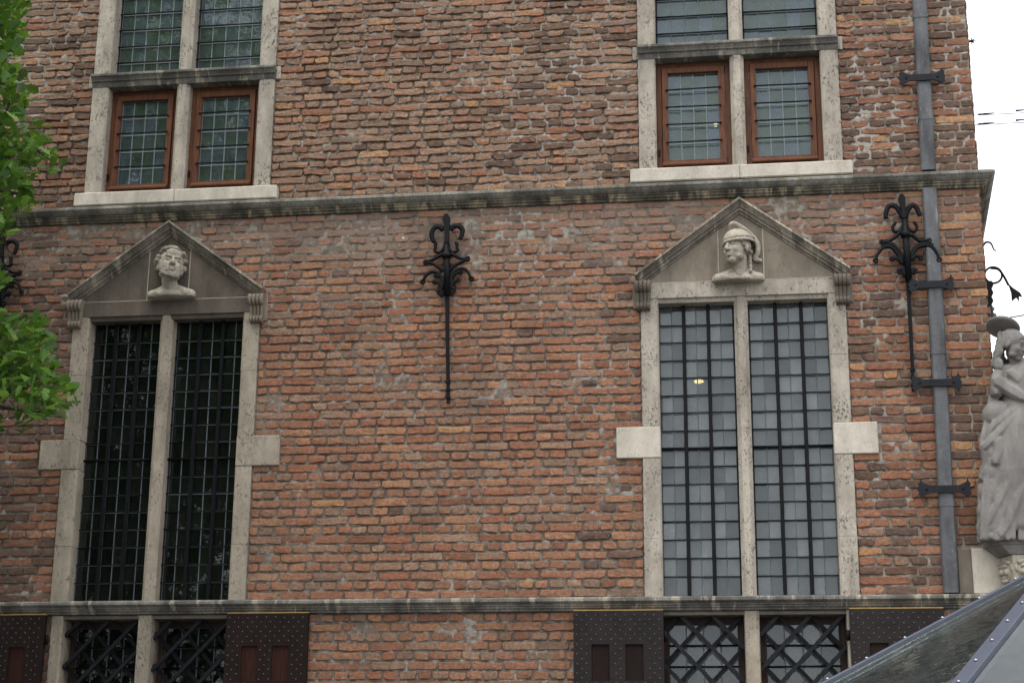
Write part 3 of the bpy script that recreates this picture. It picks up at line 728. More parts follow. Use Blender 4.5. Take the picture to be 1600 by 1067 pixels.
def grille_window(c, right):
    w = part('barred_window', (c, 0, 0.95), building)
    for s in (-1, 1): prism_z('jamb_stone', M['jamb'] if not right else M['jamb_white'], w, jamb_prof(c + s * 0.712, c + s * 0.63, -0.016, 0.24), 1.05, 2.895)
    w['label'] = 'leaded ground floor window behind a diagonal iron grille, ' + ('pale panes' if right else 'dark panes')
    mc = c - 0.01; prism_z('mullion', M['jamb'], w, [(mc - 0.045, -0.014), (mc + 0.045, -0.014), (mc + 0.052, 0.0), (mc + 0.052, 0.24), (mc - 0.052, 0.24), (mc - 0.052, 0.0)], 1.05, 2.894)
    box('sill', M['jamb'], w, c - 0.75, c + 0.75, -0.05, 0.2, 0.95, 1.049)
    prism_x('head', M['grey'], w, [(0.0, 2.87), (0.0, 2.894), (0.24, 2.894), (0.24, 2.86)], c - 0.628, c + 0.628)
    for x0, x1 in ((c - 0.63, mc - 0.052), (mc + 0.052, c + 0.63)):
        a, b = x0 + 0.004, x1 - 0.004; bm = bmesh.new()
        add_box(bm, a, a + 0.04, 0.15, 0.22, 1.052, 2.868); add_box(bm, b - 0.04, b, 0.15, 0.22, 1.052, 2.868); add_box(bm, a + 0.04, b - 0.04, 0.15, 0.22, 2.82, 2.868)
        bm_obj('casement_frame', bm, M['frame_dark'], w)
        xs = lin(a + 0.04, b - 0.04, 4); zs = [2.82 - 0.145 * i for i in range(6)][::-1]
        zs = [1.06] + zs if zs[0] > 1.2 else zs
        panes(w, M['glass'] if right else M['glass_dark'], xs, zs, 0.18); cames(w, xs, zs, 0.18, 0.008); bars_h(w, a + 0.02, b - 0.02, zs[1:-1], 0.155, 0.006)
        # diagonal grille: two layers of square bars, those of the outer layer banded where they cross
        W = x1 - x0; stp = 0.205; outer = -1 if (x0 < mc and right) else 1
        for layer, (sg, yy) in enumerate(((outer, 0.055), (-outer, 0.085))):
            k = -12
            while k < 14:
                # line z = zc + sg*(x - x0)*1.05
                zc = 2.78 - k * stp * 1.12 if sg < 0 else 2.78 - W * 1.05 - k * stp * 1.12 + 0.11
                pts = []
                xa, xb = x0 + 0.001, x1 - 0.001; za, zb = zc + sg * (xa - x0) * 1.05, zc + sg * (xb - x0) * 1.05
                lo, hi = 1.06, 2.872
                def clip(xa, za, xb, zb):
                    if za == zb: return None
                    t0, t1 = 0.0, 1.0
                    ta, tb = (lo - za) / (zb - za), (hi - za) / (zb - za)
                    t0 = max(t0, min(ta, tb)); t1 = min(t1, max(ta, tb))
                    return None if t1 - t0 < 0.05 else (t0, t1)
                tt = clip(xa, za, xb, zb); k += 1
                if tt is None: continue
                p = Vector((xa + (xb - xa) * tt[0], yy, za + (zb - za) * tt[0])); q = Vector((xa + (xb - xa) * tt[1], yy, za + (zb - za) * tt[1]))
                bm = bmesh.new(); add_tube(bm, [p, q], 0.0175, 4, phase=math.pi / 4)
                if layer == 0:
                    L = (q - p).length; d = (q - p) / L; s0 = 0.12
                    while s0 < L - 0.03: add_tube(bm, [p + d * (s0 - 0.009), p + d * (s0 + 0.009)], 0.0215, 4, phase=math.pi / 4); s0 += 0.148
                bm_obj('grille_bar', bm, M['irongrey'] if layer == 0 else M['iron'], w)
    return w
GW = [grille_window(CL[0], False), grille_window(CL[1], True)]

def shutter(x0, x1, mat, pm, hinge_side, lbl):
    z0, z1, y0, y1 = 1.1, 2.895, -0.085, -0.045
    W = x1 - x0
    # face board with recessed panels: built as stiles and rails
    pw = W * 0.20; xsA = (x0 + W * 0.20, x0 + W * 0.20 + pw); xsB = (x0 + W * 0.575, x0 + W * 0.575 + pw)
    rows = [(2.42, 2.665), (1.85, 2.30), (1.25, 1.72)]
    bm = bmesh.new(); zz = [z1] + [v for a, b in rows for v in (b, a)] + [z0]
    for i in range(0, len(zz), 2): add_box(bm, x0, x1, y0, y1, zz[i + 1], zz[i])
    for a, b in rows:
        for p, q in ((x0, xsA[0]), (xsA[1], xsB[0]), (xsB[1], x1)): add_box(bm, p, q, y0, y1, a, b)
    bmesh.ops.remove_doubles(bm, verts=bm.verts, dist=1e-5)
    o = bm_obj('shutter', bm, mat, building); o['label'] = lbl
    for a, b in rows:
        for p, q in (xsA, xsB): box('panel', pm, o, p - 0.002, q + 0.002, y0 + 0.016, y1 - 0.004, a - 0.002, b + 0.002, 0.0)
    box('top_edge', M['yellow'], o, x0 + 0.002, x1 - 0.002, y0 + 0.004, y1 - 0.002, z1 + 0.0005, z1 + 0.006, 0.0)
    bm = bmesh.new(); r = 0
    zc = z1 - 0.03
    while zc > z0 + 0.02:
        xc = x0 + (0.022 if r % 2 == 0 else 0.022 + 0.0335)
        while xc < x1 - 0.015:
            if not any(a - 0.012 < zc < b + 0.012 and (p - 0.012 < xc < q + 0.012) for a, b in rows for p, q in (xsA, xsB)):
                q = bmesh.ops.create_cone(bm, cap_ends=True, segments=6, radius1=0.0055, radius2=0.002, depth=0.007)
                bmesh.ops.rotate(bm, verts=q['verts'], cent=(0, 0, 0), matrix=Matrix.Rotation(rad(90), 3, 'X')); bmesh.ops.translate(bm, verts=q['verts'], vec=(xc + random.gauss(0, 0.0015), y0 - 0.003, zc + random.gauss(0, 0.0015)))
            xc += 0.067
        zc -= 0.033; r += 1
    st = bm_obj('studs', bm, M['came'], o); st['kind'] = 'stuff'
    hx = x0 if hinge_side < 0 else x1
    for hz in (2.72, 1.5): tube('hinge', M['iron'], o, [(hx + hinge_side * 0.012, -0.055, hz - 0.035), (hx + hinge_side * 0.012, -0.055, hz + 0.035)], 0.013, 8)
    return o
shutter(-5.60, CL[0] - 0.735, M['shutter'], M['panel'], 1, 'studded brown shutter beside the dark barred window, under the oak branches')
shutter(CL[0] + 0.625, CL[0] + 1.222, M['shutter'], M['panel'], -1, 'studded brown shutter with yellow top edge beside the dark barred window')
shutter(CL[1] - 1.232, CL[1] - 0.612, M['shutter_purple'], M['shutter'], 1, 'studded shutter in flaking dark paint beside the pale barred window')
shutter(CL[1] + 0.645, CL[1] + 1.270, M['shutter_purple'], M['shutter'], -1, 'studded dark shutter next to the glass canopy')
box('corner_stone', M['grey'], building, 1.466, 1.558, -0.016, 0.1, 2.998, 3.302)
box('corner_stone', M['pale'], building, 1.560, XR + 0.006, -0.018, 0.1, 2.998, 3.304)
# lamps glimpsed inside
for n_, (px, py), lb in (('pendant_lamp', (1092, 596), 'small warm lamp glowing behind the tall pale window'), ('pendant_lamp', (1118, 195), 'tiny warm light glowing behind the brown casement')):
    p = wp(px, py, 1.2); big = py > 400
    t = thing(n_, lb, 'lamp', p)
    bm = bmesh.new(); add_ell(bm, p, (0.040, 0.040, 0.015) if big else (0.016, 0.016, 0.020)); bm_obj('bulb', bm, M['lamp'], t, True)
    bm = bmesh.new(); top = 5.69 if big else 8.69
    add_tube(bm, [p + Vector((0, 0, 0.02)), Vector((p.x, p.y, top))], 0.006, 5); bm_obj('cord', bm, M['iron'], t)

# ------------------------------------------------------------------ wrought-iron wall anchors
def ring(bm, c, r, tr, n=12):
    pts = [Vector((c.x + r * math.cos(a), c.y, c.z + r * math.sin(a))) for a in [2 * math.pi * i / n for i in range(n + 1)]]
    add_tube(bm, pts, tr, 5)
def anchor(lbl, cv, leaf, hooks, curls, arcs, knobs, stem, rod, grp=None):
    """cv: picture point -> wall point; every list holds polylines measured on the photograph"""
    yb = -0.055
    C3 = lambda q, y=yb: cv(q[0], q[1], y)
    base = C3(rod[1]); t = thing('wall_anchor', lbl, 'wall anchor', (base.x, 0, base.z), grp)
    a, b, hw = leaf
    A, B = C3(a, -0.07), C3(b, -0.07); w = hw
    pts = [(A.x - w * 0.4, A.z), (A.x + w * 0.4, A.z), (A.x + w, A.z + (B.z - A.z) * 0.16), (B.x + w * 0.55, A.z + (B.z - A.z) * 0.6), (B.x + w * 0.6, B.z), (B.x - w * 0.6, B.z), (B.x - w * 0.55, A.z + (B.z - A.z) * 0.6), (A.x - w, A.z + (B.z - A.z) * 0.16)]
    prism_y('fleur_leaf', M['iron'], t, pts, -0.085, -0.06, 0.003)
    for h in hooks: tube('fleur_hook', M['iron'], t, curve([C3(q) for q in h], 4), 0.0225, 8, 0.016, flat=0.6)
    for h in curls:
        bm = bmesh.new(); add_tube(bm, curve([C3(q, -0.05) for q in h], 4), 0.0125, 6)
        bm_obj('scroll', bm, M['iron'], t, True)
    for h in arcs:
        bm = bmesh.new(); P = curve([C3(q) for q in h], 5); add_tube(bm, P, 0.0155, 6, 0.012)
        ring(bm, P[-1] + Vector((0, 0, -0.004)), 0.013, 0.0095); bm_obj('scroll_arm', bm, M['iron'], t, True)
    for q in knobs:
        bm = bmesh.new(); ring(bm, C3(q), 0.017, 0.011); bm_obj('volute', bm, M['iron'], t, True)
    p, q = C3(stem[0], -0.06), C3(stem[1], -0.06)
    tube('stem', M['iron'], t, [p, q], 0.024, 6, 0.027)
    tube('collar', M['iron'], t, [p.lerp(q, 0.20), p.lerp(q, 0.29)], 0.036, 8)
    p, q = C3(rod[0], -0.045), C3(rod[1], -0.03)
    tube('rod', M['iron'], t, [p, q], 0.0195, 4, 0.015, phase=math.pi / 4, smooth=False)
    bm = bmesh.new()
    for k in (0.80, 0.87, 0.94): add_tube(bm, [p.lerp(q, k), p.lerp(q, k + 0.02)], 0.023, 4, phase=math.pi / 4)
    bm_obj('rod_bands', bm, M['iron'], t)
    # tie pin running back into the wall
    tube('tie_pin', M['iron'], t, [Vector((p.x, -0.05, p.z + 0.25)), Vector((p.x, 0.05, p.z + 0.25))], 0.014, 6)
    return t
cvM = lambda X, Y, y: wp(640 + X / 6.667, 320 + Y / 6.667, y)
AM = dict(leaf=((385, 98), (388, 400), 0.030),
    hooks=[[(352, 262), (305, 228), (255, 243), (230, 295), (238, 355), (258, 390)], [(422, 262), (460, 226), (512, 222), (550, 260), (546, 310), (522, 365)]],
    curls=[[(290, 400), (268, 408), (272, 440), (262, 480), (305, 500), (345, 470), (375, 420)], [(475, 395), (497, 405), (492, 440), (502, 475), (455, 495), (415, 465), (392, 420)]],
    arcs=[[(345, 515), (290, 545), (235, 575), (170, 592)], [(352, 690), (300, 650), (235, 612), (170, 598)], [(428, 508), (480, 535), (540, 562), (602, 556)], [(412, 690), (460, 640), (540, 598), (602, 566)],
          [(352, 860), (335, 760), (285, 708), (225, 700), (170, 740), (138, 798)], [(358, 830), (345, 770), (310, 745), (280, 735)], [(420, 860), (440, 735), (492, 680), (552, 664), (602, 692), (643, 768)], [(425, 830), (450, 745), (500, 705), (530, 700)],
          [(350, 880), (312, 815), (264, 802)], [(425, 880), (455, 808), (502, 780)]],
    knobs=[(318, 908), (338, 925), (450, 893), (432, 915)], stem=((386, 395), (390, 945)), rod=((391, 935), (402, 2065)))
anchor_m = anchor('black iron fleur wall anchor on bare brick between the two tall windows', cvM, **AM)
cvR = lambda X, Y, y: wp(1360 + X / 5.614, 290 + Y / 5.614, y)
AR = dict(leaf=((272, 78), (295, 292), 0.026),
    hooks=[[(288, 282), (252, 215), (205, 176), (160, 186), (137, 240), (136, 292)], [(300, 282), (330, 206), (370, 172), (405, 196), (425, 240), (436, 268)]],
    curls=[[(222, 322), (195, 368), (215, 407), (262, 390), (297, 330)], [(380, 318), (408, 360), (390, 402), (345, 392), (310, 340)]],
    arcs=[[(287, 385), (222, 450), (155, 490), (102, 492)], [(287, 640), (240, 560), (180, 508), (108, 494)], [(360, 430), (400, 462), (435, 486), (515, 478)], [(287, 690), (240, 600), (180, 541), (112, 548), (66, 600), (46, 655)], [(292, 660), (250, 575), (190, 522), (120, 530)],
          [(352, 650), (398, 560), (470, 526), (540, 540), (586, 600), (602, 648)], [(350, 620), (390, 545), (460, 508), (530, 520)], [(287, 690), (240, 640), (190, 640)], [(355, 655), (400, 615), (440, 632)], [(300, 800), (292, 720), (265, 748)], [(345, 800), (360, 760), (385, 748)]],
    knobs=[(265, 752), (383, 752)], stem=((300, 300), (336, 835)), rod=((330, 830), (380, 1805)))
anchor('black iron fleur wall anchor beside the lead downpipe', cvR, **AR)
# a third one, a copy of the first, behind the oak leaves
dx = wp(2, 440).x - wp(697, 440).x
ac = anchor_m.copy(); COL.objects.link(ac); ac.location.x += dx; ac.location.z += 0.02; ac['label'] = 'black iron fleur wall anchor half hidden behind the oak leaves'
for ch in list(anchor_m.children):
    q = ch.copy(); COL.objects.link(q); q.parent = ac; q.matrix_parent_inverse = ch.matrix_parent_inverse.copy()

# ------------------------------------------------------------------ lead downpipe with iron straps
pipe = thing('downpipe', 'flat grey lead downpipe held by black iron straps near the building corner', 'downpipe', (1.4, -0.03, 3.0))
def pipe_run(z0, z1, ex=0.0):
    bm = bmesh.new(); xa, xb = PIPE_X(z0), PIPE_X(z1); w = 0.100
    prof = lambda x, e: [(x - e, 0.014), (x - e, -0.046 - e), (x + 0.010 - e, -0.058 - e), (x + w - 0.010 + e, -0.058 - e), (x + w + e, -0.046 - e), (x + w + e, 0.014)]
    A = [bm.verts.new((x, y, z0)) for x, y in prof(xa, ex)]; B = [bm.verts.new((x, y, z1)) for x, y in prof(xb, ex)]
    for i in range(6): bm.faces.new((A[i], A[(i + 1) % 6], B[(i + 1) % 6], B[i]))
    bm.faces.new(A); bm.faces.new(B)
    return bm
for a, b in ((3.001, 3.62), (3.622, 4.70), (4.702, 5.918), (6.056, 6.48), (6.482, 7.30), (7.302, 8.7)):
    bm_obj('pipe_length', pipe_run(a, b, random.uniform(0, 0.002)), M['lead'], pipe)
for z in (3.62, 4.70, 6.48, 7.30): bm_obj('pipe_sleeve', pipe_run(z - 0.03, z + 0.012, 0.004), M['lead'], pipe)
def strap(x0, x1, z):
    xc, h = (x0 + x1) / 2, 0.036
    pts = []
    half = [(0.0, 0.026), (0.09, 0.026), (0.115, 0.036), (0.140, 0.050), (0.150, 0.075), (0.158, 0.048), (0.170, 0.040), (0.162, 0.018), (0.172, 0.004)]
    k = (x1 - x0) / 2 / 0.172
    top = [(xc + x * k, z + zz) for x, zz in half]; bot = [(xc + x * k, z - zz * 0.9) for x, zz in reversed(half)]
    r = top + bot; l = [(2 * xc - x, zz) for x, zz in reversed(r)]
    l = [q for i, q in enumerate(l)]
    poly = top + bot[:-1] + [(2 * xc - x, zz) for x, zz in (half and [(xc + x * k, z - zz * 0.9) for x, zz in half])] + [(2 * xc - (xc + x * k), z + zz) for x, zz in reversed(half)][:-1]
    s = prism_y('strap', M['irongrey'], pipe, poly, -0.076, -0.064)
    bm = bmesh.new()
    for q in (xc - 0.115 * k, xc + 0.115 * k): add_ell(bm, (q, -0.078, z), (0.009, 0.007, 0.009), None, 1)
    bm_obj('strap_nail', bm, M['iron'], s)
    tube('strap_pin', M['irongrey'], pipe, [(x0 + 0.03, 0.03, z), (x0 + 0.03, -0.066, z)], 0.012, 5); tube('strap_pin', M['irongrey'], pipe, [(x1 - 0.03, 0.03, z), (x1 - 0.03, -0.066, z)], 0.012, 5)
for a, b in (((1404, 123), (1477, 120)), ((1419, 448), (1491, 441)), ((1424, 602), (1503, 594)), ((1434, 768), (1518, 760))):
    p, q = wp(*a, -0.07), wp(*b, -0.07); strap(p.x, q.x, (p.z + q.z) / 2)

# ------------------------------------------------------------------ busts in the pediments
def head_bm(Mx, youth):
    bm = bmesh.new(); E = lambda c, r, s=2: add_ell(bm, c, r, Mx, s)
    E((0, 0.012, 0.03), (0.080, 0.098, 0.094), 3); E((0, -0.030, -0.035), (0.066, 0.068, 0.088), 3); E((0, -0.064, -0.104), (0.032, 0.028, 0.024))
    for s in (-1, 1):
        E((s * 0.036, -0.066, -0.034), (0.026, 0.026, 0.030)); E((s * 0.030, -0.090, 0.024), (0.030, 0.012, 0.009)); E((s * 0.031, -0.084, 0.002), (0.017, 0.011, 0.009))
        E((s * 0.013, -0.104, -0.038), (0.011, 0.012, 0.009)); E((s * 0.080, 0.010, -0.012), (0.011, 0.020, 0.032)); E((s * 0.045, -0.030, -0.082), (0.026, 0.036, 0.026))
    add_cap(bm, (0, -0.094, 0.018), (0, -0.116, -0.034), 0.0095, 0.0155, Mx); E((0, -0.099, -0.063), (0.024, 0.010, 0.006)); E((0, -0.096, -0.077), (0.020, 0.010, 0.008))
    E((0, -0.082, 0.055), (0.055, 0.022, 0.035))
    return bm
def neck(bm, Mx, base):
    a = Mx @ Vector((0, 0.018, -0.07)); add_cap(bm, a, base, 0.055, 0.066, None, 9)
def bust(c, lbl, hz, rotm, youth, zb):
    y0 = -0.125
    t = thing('stone_bust', lbl, 'bust', (c, -0.02, zb))
    Mx = Matrix.Translation((c, y0, hz - (0 if youth else 0.012))) @ rotm @ Matrix.Scale(1.04 if youth else 1.14, 4)
    bm = head_bm(Mx, youth); nb = Vector((c + (0.012 if youth else -0.008), -0.07, zb + 0.055)); neck(bm, Mx, nb)
    # shoulders, cut off flat below
    for s in (-1, 1):
        add_ell(bm, (c + s * 0.085, -0.070, zb + 0.028), (0.095, 0.062, 0.044)); add_ell(bm, (c + s * 0.135, -0.068, zb + 0.02), (0.058, 0.058, 0.045)); add_cap(bm, nb + Vector((s * 0.03, 0.0, 0.01)), (c + s * 0.12, -0.07, zb + 0.04), 0.045, 0.030)
    add_ell(bm, (c, -0.085, zb + 0.015), (0.13, 0.07, 0.05)); add_ell(bm, (c, -0.03, zb + 0.03), (0.12, 0.05, 0.05))
    body = remeshed('figure', bm, M['carve'], t, 0.0042, 1, (Vector((0, 0, zb)), Vector((0, 0, -1))))
    rr = random.Random(3 if youth else 5)
    if not youth:
        bm = bmesh.new()
        for i in range(190):                       # curls over the skull and down the nape
            u, v = rr.uniform(0, 2 * math.pi), rr.uniform(-0.35, 1.0)
            d = Vector((math.cos(u) * math.sqrt(max(0, 1 - v * v)), math.sin(u) * math.sqrt(max(0, 1 - v * v)), v))
            if d.y < -0.35 and d.z < 0.52: continue
            p = Vector((d.x * 0.094, 0.014 + d.y * 0.110, 0.034 + d.z * 0.108)); r = rr.uniform(0.015, 0.026)
            add_ell(bm, p, (r, r, r * rr.uniform(0.7, 1.0)), Mx, 1)
        add_ell(bm, (0, 0.02, 0.045), (0.084, 0.098, 0.094), Mx, 2)
        remeshed('curly_hair', bm, M['hair'], t, 0.0048, 0)
        bm = bmesh.new()
        for i in range(95):
            a = rr.uniform(-1.45, 1.45); h = rr.uniform(-0.125, -0.055) + 0.045 * (abs(a) / 1.45) ** 2 + rr.uniform(0, 0.03) * (abs(a) > 1.0)
            if abs(a) < 0.32 and h > -0.088: continue
            p = Vector((math.sin(a) * 0.070, -0.030 - math.cos(a) * 0.062, h)); r = rr.uniform(0.012, 0.021); add_ell(bm, p, (r, r, r * 1.15), Mx, 1)
        remeshed('beard', bm, M['hair'], t, 0.0045, 0)
    else:
        bm = bmesh.new()                           # helmet bowl with rim
        q = bmesh.ops.create_icosphere(bm, subdivisions=3, radius=1.0)
        bmesh.ops.transform(bm, matrix=Mx @ Matrix.Translation((0, 0.018, 0.055)) @ Matrix.Rotation(rad(-8), 4, 'X') @ Matrix.Diagonal((0.098, 0.120, 0.088, 1)), verts=q['verts'])
        bmesh.ops.bisect_plane(bm, geom=list(bm.verts) + list(bm.edges) + list(bm.faces), plane_co=Mx @ Vector((0, 0, 0.044)), plane_no=(Mx.to_3x3() @ Vector((0, 0.16, -1))), clear_outer=True)
        bm2 = bmesh.new()
        rim = [Mx @ (Vector((0.100 * math.cos(a), 0.018 + 0.122 * math.sin(a), 0.044 + 0.16 * 0.122 * math.sin(a)))) for a in [2 * math.pi * i / 28 for i in range(29)]]
        add_tube(bm2, rim, 0.0095, 6); band = [Mx @ (Vector((0.096 * math.cos(a), 0.018 + 0.117 * math.sin(a), 0.072 + 0.16 * 0.122 * math.sin(a)))) for a in [2 * math.pi * i / 28 for i in range(29)]]
        add_tube(bm2, band, 0.006, 6)
        hel = bm_obj('helmet', bm, M['carve'], t, True); bm_obj('helmet_rim', bm2, M['carve'], hel, True)
        bm = bmesh.new()                           # crest curling over the top and falling behind
        P = curve([Mx @ Vector(v) for v in ((-0.03, -0.035, 0.150), (-0.005, -0.052, 0.172), (0.012, -0.03, 0.176), (0.02, 0.03, 0.160), (0.03, 0.10, 0.130), (0.05, 0.150, 0.070), (0.045, 0.158, 0.0), (0.02, 0.150, -0.04), (0.055, 0.175, -0.055))], 4)
        for i, p in enumerate(P):
            r = 0.016 + 0.010 * math.sin(math.pi * i / len(P)); add_ell(bm, p, (r, r, r), None, 1)
        add_cap(bm, Mx @ Vector((0.0, 0.02, 0.10)), Mx @ Vector((0.01, 0.02, 0.155)), 0.03, 0.02)
        remeshed('crest', bm, M['carve'], t, 0.0052, 1)
        bm = bmesh.new()                           # locks of hair by the ear and on the nape
        for s in (-1, 1):
            for k in range(16):
                a = rr.uniform(0, 1); p = Vector((s * (0.070 + rr.uniform(-0.004, 0.010)), -0.050 + 0.115 * a, 0.030 - 0.10 * a * rr.uniform(0.4, 1.1))); r = rr.uniform(0.009, 0.014)
                if abs(p.y - 0.01) < 0.018 and p.z < 0.02: continue
                add_ell(bm, p, (r, r, r * 1.3), Mx, 1)
            for k in range(14):
                p = Mx @ Vector((s * 0.060, 0.060, -0.04 - 0.010 * k)); r = 0.014 + 0.003 * math.sin(k * 2.0); add_ell(bm, p, (r, r, r), None, 1)
        remeshed('hair', bm, M['hair'], t, 0.0048, 0)
        bm = bmesh.new(); ring(bm, Vector((c + 0.008, -0.148, zb + 0.045)), 0.016, 0.008); add_ell(bm, (c + 0.008, -0.148, zb + 0.045), (0.010, 0.008, 0.010)); bm_obj('brooch', bm, M['carve'], t, True)
    return t
hzL, hzR = wp(264, 413, -0.15).z, wp(1150, 387, -0.15).z
bust(wp(267, 440, -0.1).x, 'bearded bare shouldered stone bust in the dark pediment', hzL, Matrix.Rotation(rad(28), 4, 'Z') @ Matrix.Rotation(rad(-14), 4, 'X') @ Matrix.Rotation(rad(7), 4, 'Y'), False, wp(267, 463, -0.1).z)
bust(wp(1153, 410, -0.1).x, 'helmeted young stone bust with plumed crest in the pale pediment', hzR, Matrix.Rotation(rad(-42), 4, 'Z') @ Matrix.Rotation(rad(-4), 4, 'X') @ Matrix.Rotation(rad(-4), 4, 'Y'), True, wp(1153, 438, -0.1).z)

# ------------------------------------------------------------------ corner pedestal and statue
SX, SY = 1.985, -0.10
ped = thing('corner_pedestal', 'moulded pale stone pedestal with carved grotesque faces on the building corner', 'pedestal', (SX, SY, 3.0))
PLAN = [(-0.355, 0.095), (-0.27, -0.12), (0.27, -0.12), (0.355, 0.095), (0.27, 0.36), (-0.18, 0.36)]
def frustum(name, r0, r1, z0, z1, mat, parent):
    bm = bmesh.new(); A = [bm.verts.new((SX + x * r0, SY + y * r0, z0)) for x, y in PLAN]; B = [bm.verts.new((SX + x * r1, SY + y * r1, z1)) for x, y in PLAN]
    n = len(PLAN); bm.faces.new(A); bm.faces.new(B)
    for i in range(n): bm.faces.new((A[i], A[(i + 1) % n], B[(i + 1) % n], B[i]))
    bmesh.ops.bevel(bm, geom=list(bm.edges), offset=0.004, segments=1, affect='EDGES')
    return bm_obj(name, bm, mat, parent)
frustum('plinth', 0.90, 0.88, 3.356, 3.46, M['statue'], ped); frustum('cap_slab', 1.0, 1.0, 3.300, 3.355, M['statue'], ped); frustum('cap_moulding', 0.72, 0.96, 3.235, 3.299, M['statue'], ped)
frustum('block', 0.68, 0.68, 2.99, 3.234, M['carve'], ped); frustum('foot', 0.50, 0.72, 2.75, 2.989, M['statue'], ped)
def mascaron(ang, zc, s, ox, oy):
    Mx = Matrix.Translation((SX + ox, SY + oy, zc)) @ Matrix.Rotation(rad(ang + 90), 4, 'Z') @ Matrix.Diagonal((s, s, s, 1))
    bm = bmesh.new(); E = lambda c, r: add_ell(bm, c, r, Mx, 2)
    E((0, 0.0, 0), (0.07, 0.03, 0.085)); E((0, -0.03, 0.03), (0.055, 0.018, 0.014))
    for q in (-1, 1): E((q * 0.038, -0.026, -0.012), (0.022, 0.018, 0.020)); E((q * 0.026, -0.028, 0.012), (0.012, 0.010, 0.009)); E((q * 0.072, 0.0, 0.02), (0.018, 0.014, 0.030))
    E((0, -0.04, -0.008), (0.016, 0.020, 0.022)); E((0, -0.026, -0.045), (0.036, 0.014, 0.009)); E((0, -0.020, -0.07), (0.034, 0.02, 0.018))
    for k in range(7): E(((k - 3) * 0.02, -0.015, 0.075 - abs(k - 3) * 0.006), (0.013, 0.016, 0.016))
    remeshed('mascaron', bm, M['carve'], ped, 0.0042, 1)
mascaron(-90, 3.13, 0.95, -0.09, -0.085); mascaron(-158, 3.13, 0.95, -0.215, 0.0); mascaron(-90, 3.13, 0.95, 0.11, -0.085)

st = thing('statue', 'grey stone statue of a draped long haired saint with a halo on the corner pedestal', 'statue', (SX, SY, 3.46))
bm = bmesh.new()
P3 = lambda px, py, y=SY: wp(px, py, y)
sec = [(3.43, 0.25, 0.17), (3.52, 0.25, 0.17), (3.65, 0.24, 0.165), (3.80, 0.25, 0.18), (3.95, 0.245, 0.175), (4.10, 0.235, 0.17), (4.20, 0.20, 0.15), (4.29, 0.165, 0.13), (4.38, 0.165, 0.125), (4.46, 0.165, 0.12), (4.51, 0.13, 0.10), (4.53, 0.08, 0.07)]
for (za, ra, sa), (zb, rb, sb_) in zip(sec, sec[1:]):
    for k in range(10):
        t = k / 10; add_ell(bm, (SX - 0.005 - 0.06 * max(0, min(1, (4.3 - (za + (zb - za) * t)) / 0.5)), SY - 0.015, za + (zb - za) * t), (ra + (rb - ra) * t, sa + (sb_ - sa) * t, 0.085 if za < 4.4 else 0.055), None, 3)
def fold(pts, r0, r1, y=SY):
    P = curve([P3(a, b, y + (c[0] * 0.72 if c else 0)) for a, b, *c in pts], 8)
    tot = sum((b - a).length for a, b in zip(P, P[1:])); run = 0.0; nxt = 0.0
    for a, b in zip(P, P[1:]):
        L = (b - a).length
        while nxt <= run + L:
            r = r0 + (r1 - r0) * nxt / tot; add_ell(bm, a.lerp(b, (nxt - run) / max(L, 1e-6)), (r, r, r), None, 1); nxt += r * 0.42
        run += L
# mantle edge sweeping across, hanging tails and skirt folds (measured on the photograph, plus those out of the frame)
fold([(1600, 640, -.16), (1578, 660, -.17), (1556, 682, -.16), (1538, 700, -.12)], 0.050, 0.034)
fold([(1604, 628, -.15), (1580, 646, -.16), (1555, 664, -.15), (1540, 686, -.11)], 0.045, 0.030)
fold([(1553, 622, -.03), (1548, 650, -.05), (1540, 680, -.08), (1536, 702, -.10)], 0.050, 0.038)
fold([(1538, 700, -.11), (1540, 722, -.10), (1534, 742, -.08), (1533, 748, -.07)], 0.034, 0.022)
fold([(1560, 690, -.16), (1562, 708, -.17), (1556, 722, -.17)], 0.050, 0.046)
fold([(1533, 745, -.08), (1556, 760, -.15)], 0.022, 0.028)
fold([(1598, 690, -.17), (1582, 740, -.19), (1560, 790, -.17), (1537, 832, -.12)], 0.038, 0.036)
fold([(1570, 715, -.17), (1556, 760, -.15), (1540, 800, -.12), (1533, 832, -.09)], 0.034, 0.030)
fold([(1608, 720, -.19), (1596, 770, -.21), (1578, 815, -.20), (1566, 834, -.19)], 0.040, 0.046)
fold([(1534, 834, -.11), (1550, 838, -.16), (1572, 836, -.20)], 0.030, 0.030)
fold([(1532, 760, -.03), (1533, 800, -.05), (1532, 845, -.06)], 0.026, 0.030)
for q in ((1562, 650, .17), (1562, 680, .17), (1558, 710, .16), (1556, 740, .16), (1556, 770, .17), (1556, 800, .18), (1554, 826, .17)):
    p = P3(q[0], q[1], SY - 0.03); add_ell(bm, p, (q[2] * 0.72, 0.105, 0.11), None, 3)
rs = random.Random(11)
for i in range(15):                                   # narrow pleats on the skirt between the heavy folds
    a0 = rs.uniform(1538, 1612); b0 = rs.uniform(690, 745)
    yo = -0.20 + 0.20 * abs(a0 - 1592) / 60 * 0.5
    fold([(a0, b0, yo), (a0 - rs.uniform(2, 9), b0 + 50, yo - 0.02), (a0 - rs.uniform(6, 20), 842, yo - 0.03)], 0.011, 0.019)
for i in range(6): fold([(1556 + i * 9, 628 + i, -.13 - .015 * i), (1552 + i * 8, 655, -.15 - .012 * i), (1546 + i * 8, 682, -.15 - .01 * i)], 0.010, 0.012)
